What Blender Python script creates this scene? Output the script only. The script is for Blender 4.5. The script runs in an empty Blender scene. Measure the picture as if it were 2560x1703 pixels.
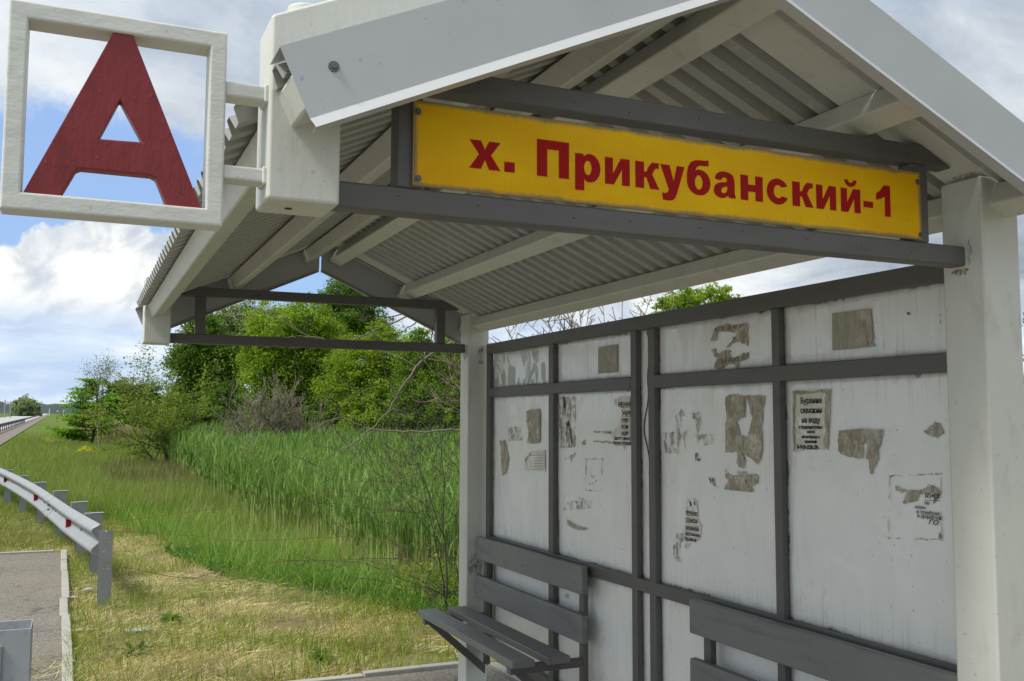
import bpy, math, random
import numpy as np
from mathutils import Vector, Matrix

# ------------------------------------------------------------------ camera, sky, sun, exposure
S = bpy.context.scene
COL = S.collection
YAW, PITCH, ROLL, FPX = 24.0149, 4.7729, 0.2208, 2430.78
G = -1.74                                       # paved ground level; the eye is at height 0
_a, _p, _r = map(math.radians, (YAW, PITCH, ROLL))
_h = Vector((math.sin(_a), math.cos(_a), 0)); _z = Vector((0, 0, 1))
_R0 = Vector((math.cos(_a), -math.sin(_a), 0))
CF = _h*math.cos(_p) + _z*math.sin(_p); _U0 = -_h*math.sin(_p) + _z*math.cos(_p)
CR = _R0*math.cos(_r) + _U0*math.sin(_r); CU = -_R0*math.sin(_r) + _U0*math.cos(_r)
cam = bpy.data.cameras.new('camera'); camo = bpy.data.objects.new('camera', cam); COL.objects.link(camo)
cam.lens = FPX/2560*36; cam.sensor_width = 36; cam.clip_start = 0.05; cam.clip_end = 6000
m = Matrix.Identity(4)
for i in range(3):
    m[i][0] = CR[i]; m[i][1] = CU[i]; m[i][2] = -CF[i]
camo.matrix_world = m; S.camera = camo

SUN_EL, SUN_AZ = 52.0, 262.0                     # azimuth clockwise from +Y
SUN_ROT = math.radians(SUN_AZ)
sd = Vector((math.sin(SUN_ROT)*math.cos(math.radians(SUN_EL)), math.cos(SUN_ROT)*math.cos(math.radians(SUN_EL)), math.sin(math.radians(SUN_EL))))
sl = bpy.data.lights.new('sun', 'SUN'); sl.energy = 2.7; sl.angle = math.radians(14); sl.color = (1, .955, .88)
so = bpy.data.objects.new('sun', sl); COL.objects.link(so); so.rotation_euler = sd.to_track_quat('Z', 'Y').to_euler(); so.location = (-20, -5, 40)
S.view_settings.view_transform = 'Standard'; S.view_settings.look = 'None'; S.view_settings.exposure = 0.57; S.view_settings.gamma = 1

def raydir(u, v):                                # u, v in the coordinates of a 2357 x 1568 print of the view
    u *= 1.0861; v *= 1.0861
    return CR*((u-1280)/FPX) - CU*((v-851.5)/FPX) + CF
def on(u, v, x=None, y=None, z=None):
    d = raydir(u, v)
    k = x/d.x if x is not None else (y/d.y if y is not None else z/d.z)
    return d*k

class NT:
    def __init__(s, t): s.t = t; t.nodes.clear()
    def n(s, k, **kw):
        nd = s.t.nodes.new(k)
        for a, b in kw.items():
            if a == 'ins':
                for i, val in b.items():
                    if hasattr(val, 'is_linked') or isinstance(val, bpy.types.NodeSocket): s.t.links.new(val, nd.inputs[i])
                    else: nd.inputs[i].default_value = val
            else: setattr(nd, a, b)
        return nd
    def l(s, a, b): s.t.links.new(a, b)
    def math(s, op, a, b=0.0, c=0.0, clamp=False):
        nd = s.t.nodes.new('ShaderNodeMath'); nd.operation = op; nd.use_clamp = clamp
        for i, v in enumerate((a, b, c)):
            if isinstance(v, bpy.types.NodeSocket): s.t.links.new(v, nd.inputs[i])
            else: nd.inputs[i].default_value = v
        return nd.outputs[0]
    def ramp(s, fac, stops, interp='LINEAR'):
        nd = s.t.nodes.new('ShaderNodeValToRGB'); s.t.links.new(fac, nd.inputs[0]); e = nd.color_ramp.elements; nd.color_ramp.interpolation = interp
        while len(e) < len(stops): e.new(.5)
        for el, (p, c) in zip(e, stops):
            el.position = p; el.color = (c, c, c, 1) if not hasattr(c, '__len__') else (*c, 1)
        return nd.outputs[0]
    def noise(s, vec, scale, detail=4, rough=.55, dist=0.0):
        nd = s.t.nodes.new('ShaderNodeTexNoise'); nd.inputs['Scale'].default_value = scale; nd.inputs['Detail'].default_value = detail
        nd.inputs['Roughness'].default_value = rough; nd.inputs['Distortion'].default_value = dist
        if vec is not None: s.t.links.new(vec, nd.inputs['Vector'])
        return nd.outputs['Fac']
    def mix(s, fac, a, b, mode='MIX'):
        nd = s.t.nodes.new('ShaderNodeMix'); nd.data_type = 'RGBA'; nd.blend_type = mode; nd.clamp_factor = True
        for i, v in ((0, fac), (6, a), (7, b)):
            if isinstance(v, bpy.types.NodeSocket): s.t.links.new(v, nd.inputs[i])
            else: nd.inputs[i].default_value = v if i == 0 else (*v[:3], 1)
        return nd.outputs[2]
    def mapping(s, vec, scale=(1, 1, 1), rot=(0, 0, 0), loc=(0, 0, 0)):
        nd = s.t.nodes.new('ShaderNodeMapping'); nd.inputs['Scale'].default_value = scale; nd.inputs['Rotation'].default_value = rot; nd.inputs['Location'].default_value = loc
        s.t.links.new(vec, nd.inputs['Vector']); return nd.outputs[0]

def build_world():
    w = bpy.data.worlds.new('World'); S.world = w; w.use_nodes = True
    T = NT(w.node_tree)
    out = T.n('ShaderNodeOutputWorld'); bg = T.n('ShaderNodeBackground')
    tc = T.n('ShaderNodeTexCoord').outputs['Generated']
    sky = T.n('ShaderNodeTexSky', sky_type='NISHITA', sun_disc=False, sun_elevation=math.radians(SUN_EL), sun_rotation=SUN_ROT, air_density=1.0, dust_density=.6, ozone_density=1.5)
    skyc = T.mix(1.0, sky.outputs[0], (0.098, 0.098, 0.098), 'MULTIPLY')
    skyc = T.mix(.62, skyc, (.34, .52, .90))
    sep = T.n('ShaderNodeSeparateXYZ'); T.l(tc, sep.inputs[0])
    den = T.math('MAXIMUM', T.math('ADD', sep.outputs[2], .16), .1)
    dv = T.n('ShaderNodeVectorMath', operation='DIVIDE'); T.l(tc, dv.inputs[0])
    cmb = T.n('ShaderNodeCombineXYZ'); [T.l(den, cmb.inputs[i]) for i in range(3)]; T.l(cmb.outputs[0], dv.inputs[1])
    flat = T.mapping(dv.outputs[0], scale=(1, 1, .35))
    warp = T.n('ShaderNodeTexNoise'); warp.inputs['Scale'].default_value = 3; warp.inputs['Detail'].default_value = 3; T.l(tc, warp.inputs['Vector'])
    wv = T.n('ShaderNodeVectorMath', operation='MULTIPLY_ADD'); T.l(warp.outputs['Color'], wv.inputs[0]); wv.inputs[1].default_value = (.16, .16, .16); T.l(tc, wv.inputs[2])
    fine = T.math('MULTIPLY_ADD', T.noise(tc, 11, 8, .66), 1.25, -.125)
    big = T.noise(flat, 1.15, 8, .56, .3)
    def blob(u, v, r0, r1, sx=1.0, amp=1.0):
        # soft region of the sky around one direction: angular distance plus noise gives a billowed edge
        d = raydir(u, v).normalized()
        sb = T.n('ShaderNodeVectorMath', operation='SUBTRACT'); T.l(tc, sb.inputs[0]); sb.inputs[1].default_value = d
        mp = T.n('ShaderNodeVectorMath', operation='MULTIPLY'); T.l(sb.outputs[0], mp.inputs[0]); mp.inputs[1].default_value = (1/sx, 1/sx, 1)
        ln = T.n('ShaderNodeVectorMath', operation='LENGTH'); T.l(mp.outputs[0], ln.inputs[0])
        dd = T.math('MULTIPLY_ADD', T.math('SUBTRACT', .5, fine), amp*(r1+r0)*.55, ln.outputs['Value'])
        mr = T.n('ShaderNodeMapRange'); mr.interpolation_type = 'SMOOTHSTEP'; T.l(dd, mr.inputs[0])
        mr.inputs[1].default_value = r1; mr.inputs[2].default_value = r0; mr.inputs[3].default_value = 0; mr.inputs[4].default_value = 1
        return mr.outputs[0]
    # overcast layer with structure
    cover = T.ramp(big, [(.30, 0), (.42, 1)])
    hole = T.math('MAXIMUM', blob(215, 480, .075, .105, 2.2, .7), blob(30, 520, .075, .10, 1.4, .7), clamp=True)
    hole = T.math('MAXIMUM', hole, blob(640, 650, .03, .07, 2.4)); hole = T.math('MAXIMUM', hole, blob(290, 760, .01, .06, 2.0, 1.2)); hole = T.math('MAXIMUM', hole, blob(1200, 760, .01, .05, 2.0))
    cover = T.math('MULTIPLY', T.math('MAXIMUM', cover, .93), T.math('SUBTRACT', 1.0, hole, clamp=True), clamp=True)
    shade = T.math('MULTIPLY_ADD', T.noise(wv.outputs[0], 3.4, 9, .58, .25), .62, T.math('MULTIPLY', T.noise(flat, 2.1, 9, .6, .5), .38))
    grey = T.ramp(shade, [(.39, (.26, .31, .37)), (.47, (.42, .475, .535)), (.54, (.60, .645, .68)), (.64, (.80, .825, .83))])
    # higher up the cloud deck is heavier
    up = T.n('ShaderNodeMapRange'); T.l(sep.outputs[2], up.inputs[0]); up.inputs[1].default_value = .15; up.inputs[2].default_value = .5
    grey = T.mix(T.math('MULTIPLY', up.outputs[0], .35), grey, (.52, .59, .68))
    col = T.mix(cover, skyc, grey)
    # cumulus heads over the meadow
    puff = blob(270, 640, .052, .058, 1.55, 1.0)
    puff = T.math('MAXIMUM', puff, blob(20, 690, .040, .046, 1.7, 1.0)); puff = T.math('MAXIMUM', puff, blob(400, 650, .030, .045, 1.6, 1.1))
    puff = T.math('MAXIMUM', puff, blob(140, 735, .030, .042, 3.2, 1.0)); puff = T.math('MAXIMUM', puff, blob(1300, 740, .03, .09, 1.8))
    lit = T.ramp(T.noise(wv.outputs[0], 16, 8, .55, .4), [(.36, (.46, .53, .61)), (.46, (.62, .66, .70)), (.53, (.80, .81, .81)), (.60, (.88, .885, .875))])
    col = T.mix(puff, col, lit)
    # thin hazy bands near the horizon
    bands = T.ramp(T.noise(T.mapping(tc, scale=(2.5, 2.5, 14)), 2.2, 6, .55, .3), [(.40, (.46, .58, .76)), (.54, (.62, .72, .84)), (.66, (.86, .90, .93))])
    lo = T.n('ShaderNodeMapRange'); lo.interpolation_type = 'SMOOTHSTEP'; T.l(sep.outputs[2], lo.inputs[0]); lo.inputs[1].default_value = .125; lo.inputs[2].default_value = .075
    col = T.mix(lo.outputs[0], col, bands)
    T.l(col, bg.inputs[0]); bg.inputs[1].default_value = 0.82
    T.l(bg.outputs[0], out.inputs[0])
build_world()

# ------------------------------------------------------------------ helpers
def tag(o, label=None, cat=None, group=None, kind=None):
    if label: o['label'] = label
    if cat: o['category'] = cat
    if group: o['group'] = group
    if kind: o['kind'] = kind
    return o
def empty(name, loc, label, cat, group=None):
    o = bpy.data.objects.new(name, None); COL.objects.link(o); o.location = loc; o.empty_display_size = .1
    return tag(o, label, cat, group)
class MB:
    def __init__(s): s.v = []; s.f = []
    def add(s, vs, fs):
        b = len(s.v); s.v += [tuple(v) for v in vs]; s.f += [tuple(i+b for i in f) for f in fs]; return s
    def box(s, x0, x1, y0, y1, z0, z1):
        vs = [(x, y, z) for z in (z0, z1) for y in (y0, y1) for x in (x0, x1)]
        return s.add(vs, [(0, 2, 3, 1), (4, 5, 7, 6), (0, 1, 5, 4), (2, 6, 7, 3), (0, 4, 6, 2), (1, 3, 7, 5)])
    def prism_y(s, prof, y0, y1):                # (x, z) profile, counter-clockwise seen from -y
        n = len(prof); vs = [(x, y0, z) for x, z in prof] + [(x, y1, z) for x, z in prof]
        return s.add(vs, [tuple(range(n)), tuple(range(2*n-1, n-1, -1))] + [(i, i+n, (i+1) % n+n, (i+1) % n) for i in range(n)])
    def prism_x(s, prof, x0, x1):                # (y, z) profile, seen from -x with near (small y) to the right
        n = len(prof); vs = [(x0, y, z) for y, z in prof] + [(x1, y, z) for y, z in prof]
        return s.add(vs, [tuple(range(n)), tuple(range(2*n-1, n-1, -1))] + [(i, i+n, (i+1) % n+n, (i+1) % n) for i in range(n)])
    def tube(s, p0, p1, r0, r1, n=6, cap=False):
        p0 = Vector(p0); p1 = Vector(p1); d = (p1-p0)
        if d.length < 1e-6: return s
        d.normalize(); a = d.orthogonal().normalized(); b = d.cross(a)
        vs = []
        for p, r in ((p0, r0), (p1, r1)):
            for i in range(n):
                t = 2*math.pi*i/n; vs.append(p+a*(r*math.cos(t))+b*(r*math.sin(t)))
        fs = [(i, (i+1) % n, (i+1) % n+n, i+n) for i in range(n)]
        if cap: fs += [tuple(range(n-1, -1, -1)), tuple(range(n, 2*n))]
        return s.add(vs, fs)
    def path(s, pts, rs, n=5):
        pts = [Vector(p) for p in pts]
        rings = []
        ref = None
        for i, p in enumerate(pts):
            d = (pts[min(i+1, len(pts)-1)]-pts[max(i-1, 0)]); d = d.normalized() if d.length > 1e-9 else Vector((0, 0, 1))
            if ref is None: ref = d.orthogonal().normalized()
            a = (ref - d*ref.dot(d)); a = a.normalized() if a.length > 1e-6 else d.orthogonal().normalized(); ref = a; b = d.cross(a)
            r = rs[i] if hasattr(rs, '__len__') else rs
            rings.append([p+a*(r*math.cos(2*math.pi*k/n))+b*(r*math.sin(2*math.pi*k/n)) for k in range(n)])
        vs = [v for r in rings for v in r]
        fs = [(j*n+k, j*n+(k+1) % n, (j+1)*n+(k+1) % n, (j+1)*n+k) for j in range(len(pts)-1) for k in range(n)]
        return s.add(vs, fs)
    def build(s, name, mat, parent=None, bevel=0.0, smooth=False, segs=2):
        me = bpy.data.meshes.new(name); me.from_pydata(s.v, [], s.f); me.update()
        o = bpy.data.objects.new(name, me); COL.objects.link(o)
        if mat: me.materials.append(mat)
        if parent is not None:
            o.parent = parent
            if parent.type == 'EMPTY': o.matrix_parent_inverse = Matrix.Translation(parent.location).inverted()
        if smooth: me.polygons.foreach_set('use_smooth', [True]*len(me.polygons))
        if bevel:
            bm = o.modifiers.new('bevel', 'BEVEL'); bm.width = bevel; bm.segments = segs; bm.limit_method = 'ANGLE'; bm.angle_limit = math.radians(40)
            if segs > 1: me.polygons.foreach_set('use_smooth', [True]*len(me.polygons)); bm.harden_normals = True
        return o

def new_mat(name):
    mt = bpy.data.materials.new(name); mt.use_nodes = True; T = NT(mt.node_tree)
    out = T.n('ShaderNodeOutputMaterial'); b = T.n('ShaderNodeBsdfPrincipled'); T.l(b.outputs[0], out.inputs[0])
    return mt, T, b, out
def bump(T, b, h, strength=.3, dist=.002):
    n = T.n('ShaderNodeBump'); n.inputs['Strength'].default_value = strength; n.inputs['Distance'].default_value = dist
    T.l(h, n.inputs['Height']); T.l(n.outputs[0], b.inputs['Normal']); return n
def pos(T): return T.n('ShaderNodeNewGeometry').outputs['Position']

def mat_paint(name, col, rough=.42, dirt=(.30, .27, .20), damt=.25, stretch=(1, 1, 1), bs=.35, brush=60, spec=.4, chips=None):
    mt, T, b, out = new_mat(name); p = pos(T)
    big = T.noise(p, 3.2, 5, .6); mid = T.noise(T.mapping(p, scale=stretch), 14, 5, .6, .4)
    c = T.mix(T.ramp(big, [(.35, 0), (.75, 1)]), col, tuple(x*.90 for x in col))
    c = T.mix(T.math('MULTIPLY', T.ramp(mid, [(.55, 0), (.8, 1)]), damt), c, dirt)
    sp = T.ramp(T.noise(p, 55, 2, .5), [(.70, 0), (.74, 1)])
    c = T.mix(T.math('MULTIPLY', sp, .35), c, tuple(x*.35 for x in col))
    if chips:
        ch = T.ramp(T.noise(p, 22, 5, .7), [(.69, 0), (.71, 1)]); c = T.mix(ch, c, chips)
    T.l(c, b.inputs['Base Color']); b.inputs['Roughness'].default_value = rough; b.inputs['Specular IOR Level'].default_value = spec
    T.l(T.math('MULTIPLY_ADD', big, .25, rough-.1), b.inputs['Roughness'])
    hb = T.math('ADD', T.noise(T.mapping(p, scale=stretch), brush, 4, .6), T.math('MULTIPLY', T.noise(p, 9, 3, .5), .8))
    hb = T.math('ADD', hb, T.math('MULTIPLY', T.ramp(T.noise(p, 75, 2, .5), [(.66, 0), (.82, 1)]), .25))
    bump(T, b, hb, bs, .0022 if bs < .6 else .004); return mt

M = {}
M['white'] = mat_paint('white_paint', (.64, .65, .585), .40, stretch=(1, 1, .35), bs=.42, damt=.34)
M['white_thick'] = mat_paint('thick_white_paint', (.70, .71, .655), .40, stretch=(.5, 1, 1), bs=.62, brush=30, damt=.25)
M['grey'] = mat_paint('grey_paint', (.128, .126, .119), .46, dirt=(.05, .048, .045), damt=.5, stretch=(.25, .25, 1), bs=.35, brush=70)
M['grey_wood'] = mat_paint('grey_painted_wood', (.205, .208, .203), .50, dirt=(.10, .098, .09), damt=.75, stretch=(1, .10, 1), bs=.55, brush=60)
M['red'] = mat_paint('red_paint', (.235, .026, .028), .42, dirt=(.10, .012, .014), damt=.8, stretch=(1, 1, .3), bs=1.0, brush=34)
M['fascia'] = mat_paint('fascia_sheet', (.50, .52, .53), .36, dirt=(.3, .3, .3), damt=.10, bs=.04, brush=8)
M['steel'] = mat_paint('galvanized_steel', (.30, .32, .335), .48, dirt=(.20, .20, .20), damt=.45, bs=.08, brush=30, chips=None)
M['steel_rust'] = mat_paint('galvanized_steel_rusting', (.42, .45, .475), .5, dirt=(.17, .17, .17), damt=.6, bs=.1, brush=30, chips=(.22, .11, .04))
M['dark_steel'] = mat_paint('dark_steel', (.10, .105, .11), .5, bs=.1)
def mat_sheet():
    mt, T, b, out = new_mat('corrugated_sheet'); p = pos(T)
    n1 = T.noise(T.mapping(p, scale=(.4, 1, .4)), 9, 5, .6); n2 = T.noise(p, 26, 4, .6)
    c = T.mix(n1, (.46, .465, .44), (.35, .355, .335))
    c = T.mix(T.ramp(n2, [(.60, 0), (.66, .8)]), c, (.56, .54, .46))
    T.l(c, b.inputs['Base Color']); b.inputs['Metallic'].default_value = .1; b.inputs['Roughness'].default_value = .45
    bump(T, b, n2, .1, .002); return mt
M['sheet'] = mat_sheet()
def mat_plain(name, col, rough=.6, metallic=0, var=.25, scale=20):
    mt, T, b, out = new_mat(name); n = T.noise(pos(T), scale, 4, .6)
    T.l(T.mix(n, tuple(x*(1-var) for x in col), tuple(min(1, x*(1+var)) for x in col)), b.inputs['Base Color'])
    b.inputs['Roughness'].default_value = rough; b.inputs['Metallic'].default_value = metallic; bump(T, b, n, .15, .003); return mt
M['bolt'] = mat_plain('bolt_steel', (.14, .145, .14), .5, .4)
M['rust'] = mat_plain('rusty_wire', (.14, .075, .04), .8)
M['ink'] = mat_plain('black_ink', (.018, .018, .02), .6)
M['ink_faded'] = mat_plain('faded_ink', (.12, .11, .09), .7)
M['tape'] = mat_plain('dark_cable', (.02, .02, .022), .5)
def mat_yellow():
    mt, T, b, out = new_mat('retroreflective_yellow'); p = pos(T)
    vo = T.n('ShaderNodeTexVoronoi', feature='DISTANCE_TO_EDGE'); vo.inputs['Scale'].default_value = 210; vo.inputs['Randomness'].default_value = .25
    T.l(T.mapping(p, scale=(1, .01, 1.15)), vo.inputs['Vector'])
    cell = T.ramp(vo.outputs['Distance'], [(.03, 0), (.14, 1)])
    n = T.noise(T.mapping(p, scale=(1, 1, 2.5)), 3.5, 4, .6)
    c = T.mix(T.ramp(n, [(.35, 0), (.7, 1)]), (.92, .57, .005), (.84, .43, .004))
    c = T.mix(T.math('MULTIPLY', T.math('SUBTRACT', 1.0, cell), .45), c, (.33, .17, .004))
    sc = T.ramp(T.noise(T.mapping(p, scale=(9, 1, 1)), 7, 6, .7), [(.655, 0), (.675, 1)])
    c = T.mix(T.math('MULTIPLY', sc, .5), c, (.26, .23, .15))
    # worn grey paint smeared along the lower and upper rim
    tc = T.n('ShaderNodeTexCoord').outputs['Generated']; sp = T.n('ShaderNodeSeparateXYZ'); T.l(tc, sp.inputs[0])
    e = T.math('MINIMUM', sp.outputs[2], T.math('SUBTRACT', 1.0, sp.outputs[2])); e2 = T.math('MINIMUM', sp.outputs[0], T.math('SUBTRACT', 1.0, sp.outputs[0]))
    e = T.math('MINIMUM', e, T.math('MULTIPLY', e2, 6.5))
    k = T.ramp(T.math('SUBTRACT', T.math('MULTIPLY', T.noise(T.mapping(p, scale=(1, 1, .3)), 11, 8, .75), .13), e), [(.0, 0), (.045, 1)])
    c = T.mix(T.math('MULTIPLY', k, T.math('SUBTRACT', 1.15, T.math('MULTIPLY', cell, .5)), clamp=True), c, (.14, .14, .13))
    T.l(c, b.inputs['Base Color']); b.inputs['Roughness'].default_value = .5; b.inputs['Specular IOR Level'].default_value = .12; bump(T, b, vo.outputs['Distance'], .1, .001); return mt
M['yellow'] = mat_yellow()
M['letter_red'] = mat_plain('lettering_red', (.36, .010, .010), .6, 0, .35, 160); M['letter_red'].node_tree.nodes['Principled BSDF'].inputs['Specular IOR Level'].default_value = .1
def mat_panel(name, see=0.0):
    mt, T, b, out = new_mat(name); p = pos(T)
    uv = T.n('ShaderNodeUVMap').outputs[0]; s = T.n('ShaderNodeSeparateXYZ'); T.l(uv, s.inputs[0])      # UV in metres from the nearest corner
    at = T.n('ShaderNodeAttribute', attribute_name='edge')
    ed = at.outputs['Fac']
    streak = T.noise(T.mapping(p, scale=(1, 9, .8)), 6, 6, .65, .2); sm = T.noise(p, 16, 7, .7); blot = T.noise(p, 5, 5, .6)
    c = T.mix(T.ramp(blot, [(.3, 0), (.7, 1)]), (.90, .915, .90), (.84, .86, .85))
    c = T.mix(T.math('MULTIPLY', T.ramp(streak, [(.58, 0), (.78, 1)]), T.math('MULTIPLY', T.ramp(T.noise(p, 1.1, 3, .6), [(.45, 0), (.65, 1)]), .30)), c, (.40, .385, .33))
    pat = T.ramp(T.noise(p, 1.7, 4, .7), [(.38, .25), (.62, 1)]); k = T.math('SUBTRACT', T.math('MULTIPLY', T.math('MULTIPLY', sm, .075), pat), ed)
    rim = T.ramp(k, [(.0, 0), (.03, 1)])
    c = T.mix(T.math('MULTIPLY', rim, .38), c, (.26, .24, .19))
    blk = T.ramp(T.math('SUBTRACT', T.math('MULTIPLY', T.math('MULTIPLY', T.noise(T.mapping(p, scale=(1, .55, .55)), 34, 8, .85), .030), T.ramp(T.noise(p, 3.1, 5, .75), [(.47, .1), (.60, 1)])), ed), [(.003, 0), (.005, 1)])
    c = T.mix(T.math('MULTIPLY', blk, .8), c, (.075, .070, .06))
    runs = T.math('MULTIPLY', T.ramp(T.noise(T.mapping(p, scale=(1, 26, .9)), 3, 6, .7, .1), [(.52, 0), (.70, 1)]), T.ramp(ed, [(.0, 1), (.16, 0)]))
    c = T.mix(T.math('MULTIPLY', runs, .35), c, (.20, .185, .15))
    glue = T.math('MULTIPLY', T.ramp(T.noise(p, 2.3, 5, .65, .5), [(.54, 0), (.68, 1)]), T.ramp(T.noise(p, 18, 6, .75, .6), [(.48, 0), (.66, 1)]))
    c = T.mix(T.math('MULTIPLY', glue, .42), c, (.36, .34, .28))
    scr = T.ramp(T.noise(T.mapping(p, scale=(1, 14, 1.2), rot=(.25, 0, 0)), 9, 3, .5, .2), [(.745, 0), (.76, 1)]); c = T.mix(T.math('MULTIPLY', scr, .55), c, (.16, .155, .14))
    spk = T.ramp(T.noise(p, 70, 2, .5), [(.735, 0), (.75, 1)]); c = T.mix(T.math('MULTIPLY', spk, .7), c, (.08, .08, .07))
    T.l(c, b.inputs['Base Color']); b.inputs['Roughness'].default_value = .16; b.inputs['Specular IOR Level'].default_value = .7
    T.l(T.math('MULTIPLY_ADD', sm, .25, .06), b.inputs['Roughness'])
    bump(T, b, T.noise(T.mapping(p, scale=(1, 1.4, .7)), 4.2, 2, .45, .6), .55, .02)
    if see:
        gl = T.n('ShaderNodeBsdfTransparent'); gl.inputs[0].default_value = (.62, .66, .62, 1); mx = T.n('ShaderNodeMixShader')
        f = T.math('MULTIPLY', T.ramp(T.noise(T.mapping(p, scale=(1, 1.6, .8)), 5.2, 3, .5, 1.2), [(.50, 0), (.56, 1)]), see)
        f = T.math('MULTIPLY', f, T.math('SUBTRACT', 1.0, rim))
        T.l(f, mx.inputs[0]); T.l(b.outputs[0], mx.inputs[1]); T.l(gl.outputs[0], mx.inputs[2]); T.l(mx.outputs[0], out.inputs[0])
    return mt
M['panel'] = mat_panel('white_glossy_panel'); M['panel_clear'] = mat_panel('worn_clear_panel', .6)
def mat_paper(name, c1, c2, lo=.42, hi=.5, alpha=True, streaky=4.0):
    mt, T, b, out = new_mat(name); p = pos(T)
    n = T.noise(T.mapping(p, scale=(1, streaky, 1)), 14, 6, .65, .4); n2 = T.noise(p, 30, 5, .7)
    cc = T.mix(T.ramp(n, [(.42, 0), (.58, 1)]), c1, c2); cc = T.mix(T.ramp(T.noise(p, 11, 6, .7), [(.52, 0), (.66, .8)]), cc, tuple(min(1, x*1.5) for x in c1)); T.l(cc, b.inputs['Base Color']); b.inputs['Roughness'].default_value = .75
    if alpha:
        at = T.n('ShaderNodeAttribute', attribute_name='edge').outputs['Fac']
        a = T.ramp(T.math('ADD', T.math('MULTIPLY', n, .6), T.math('MULTIPLY', n2, .4)), [(lo, 0), (hi, 1)])
        T.l(a, b.inputs['Alpha'])
    bump(T, b, n, .3, .002); return mt
M['paper_tan'] = mat_paper('stained_paper', (.42, .405, .34), (.34, .32, .25), alpha=False)
M['paper_brown'] = mat_paper('weathered_paper_residue', (.50, .47, .385), (.30, .26, .185), .37, .45)
M['paper_faint'] = mat_paper('faint_glue_residue', (.50, .49, .44), (.33, .31, .25), .46, .60)
M['paper_white'] = mat_paper('yellowed_paper', (.74, .73, .66), (.62, .60, .52), alpha=False, streaky=8)
M['paper_dark'] = mat_paper('dark_scuff', (.09, .08, .06), (.03, .03, .028), .42, .50)
def mat_asphalt(name, c1, c2):
    mt, T, b, out = new_mat(name); p = pos(T)
    st = T.noise(p, 75, 2, .6); big = T.noise(p, 1.3, 6, .6); gr = T.noise(p, 38, 4, .7)
    c = T.mix(T.ramp(big, [(.3, 0), (.7, 1)]), c1, c2)
    c = T.mix(T.ramp(gr, [(.47, 0), (.62, .8)]), c, tuple(x*1.6 for x in c1)); c = T.mix(T.ramp(st, [(.60, 0), (.68, .9)]), c, (.40, .36, .29))
    vo = T.n('ShaderNodeTexVoronoi', feature='DISTANCE_TO_EDGE'); vo.inputs['Scale'].default_value = .9; wn = T.n('ShaderNodeTexNoise'); wn.inputs['Scale'].default_value = 3; wn.inputs['Detail'].default_value = 6; T.l(p, wn.inputs['Vector']); wa = T.n('ShaderNodeVectorMath', operation='MULTIPLY_ADD'); T.l(wn.outputs['Color'], wa.inputs[0]); wa.inputs[1].default_value = (.5, .5, .5); T.l(p, wa.inputs[2]); T.l(wa.outputs[0], vo.inputs['Vector'])
    c = T.mix(T.math('MULTIPLY', T.ramp(vo.outputs['Distance'], [(.004, 1), (.012, 0)]), .55), c, (.04, .038, .034))
    T.l(c, b.inputs['Base Color']); b.inputs['Roughness'].default_value = .9; bump(T, b, T.math('ADD', st, gr), .9, .008); return mt
M['asphalt'] = mat_asphalt('asphalt', (.185, .165, .132), (.135, .122, .10))
M['road'] = mat_plain('pale_asphalt', (.42, .42, .40), .9, 0, .08, .2)  # whitish surface colour of the distant road
M['concrete'] = mat_paint('kerb_concrete', (.40, .395, .35), .85, dirt=(.22, .2, .16), damt=.5, bs=.6, brush=90, spec=.2)
def mat_ground():
    mt, T, b, out = new_mat('meadow_soil'); p = pos(T)
    s = T.n('ShaderNodeSeparateXYZ'); T.l(p, s.inputs[0])
    n1 = T.noise(p, 1.1, 7, .65); n2 = T.noise(p, 26, 6, .7); n3 = T.noise(p, .12, 4, .6)
    straw = T.mix(T.ramp(n2, [(.3, 0), (.7, 1)]), (.14, .10, .055), (.34, .27, .14))
    straw = T.mix(T.ramp(n1, [(.48, 0), (.66, 1)]), straw, (.155, .19, .045))
    grn = T.mix(T.ramp(n3, [(.35, 0), (.65, 1)]), (.085, .14, .022), (.155, .19, .045))
    far = T.n('ShaderNodeMapRange'); T.l(s.outputs[1], far.inputs[0]); far.inputs[1].default_value = 15; far.inputs[2].default_value = 22
    T.l(T.mix(far.outputs[0], straw, grn), b.inputs['Base Color']); b.inputs['Roughness'].default_value = 1; b.inputs['Specular IOR Level'].default_value = .1
    bump(T, b, n2, .8, .03); return mt
M['ground'] = mat_ground()
def mat_leaf(name, trans=.50, rough=.55):
    mt, T, b, out = new_mat(name); at = T.n('ShaderNodeAttribute', attribute_name='Col'); c = at.outputs['Color']
    T.l(c, b.inputs['Base Color']); b.inputs['Roughness'].default_value = rough; b.inputs['Specular IOR Level'].default_value = .25
    tr = T.n('ShaderNodeBsdfTranslucent'); T.l(T.mix(1.0, c, (1.25, 1.3, .7), 'MULTIPLY'), tr.inputs[0]); mx = T.n('ShaderNodeMixShader'); mx.inputs[0].default_value = trans
    T.l(b.outputs[0], mx.inputs[1]); T.l(tr.outputs[0], mx.inputs[2]); T.l(mx.outputs[0], out.inputs[0]); return mt
M['leaf'] = mat_leaf('leaf'); M['blade'] = mat_leaf('grass_blade', .3, .6)
M['bark'] = mat_plain('grey_bark', (.10, .085, .068), .9, 0, .4, 30); M['bark_orange'] = mat_plain('young_orange_bark', (.18, .135, .085), .8, 0, .4, 14)
M['bark_dark'] = mat_plain('dark_twigs', (.055, .045, .036), .9, 0, .4, 30); M['twig_brown'] = mat_plain('dry_brown_twigs', (.19, .16, .115), .9, 0, .35, 20)

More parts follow.
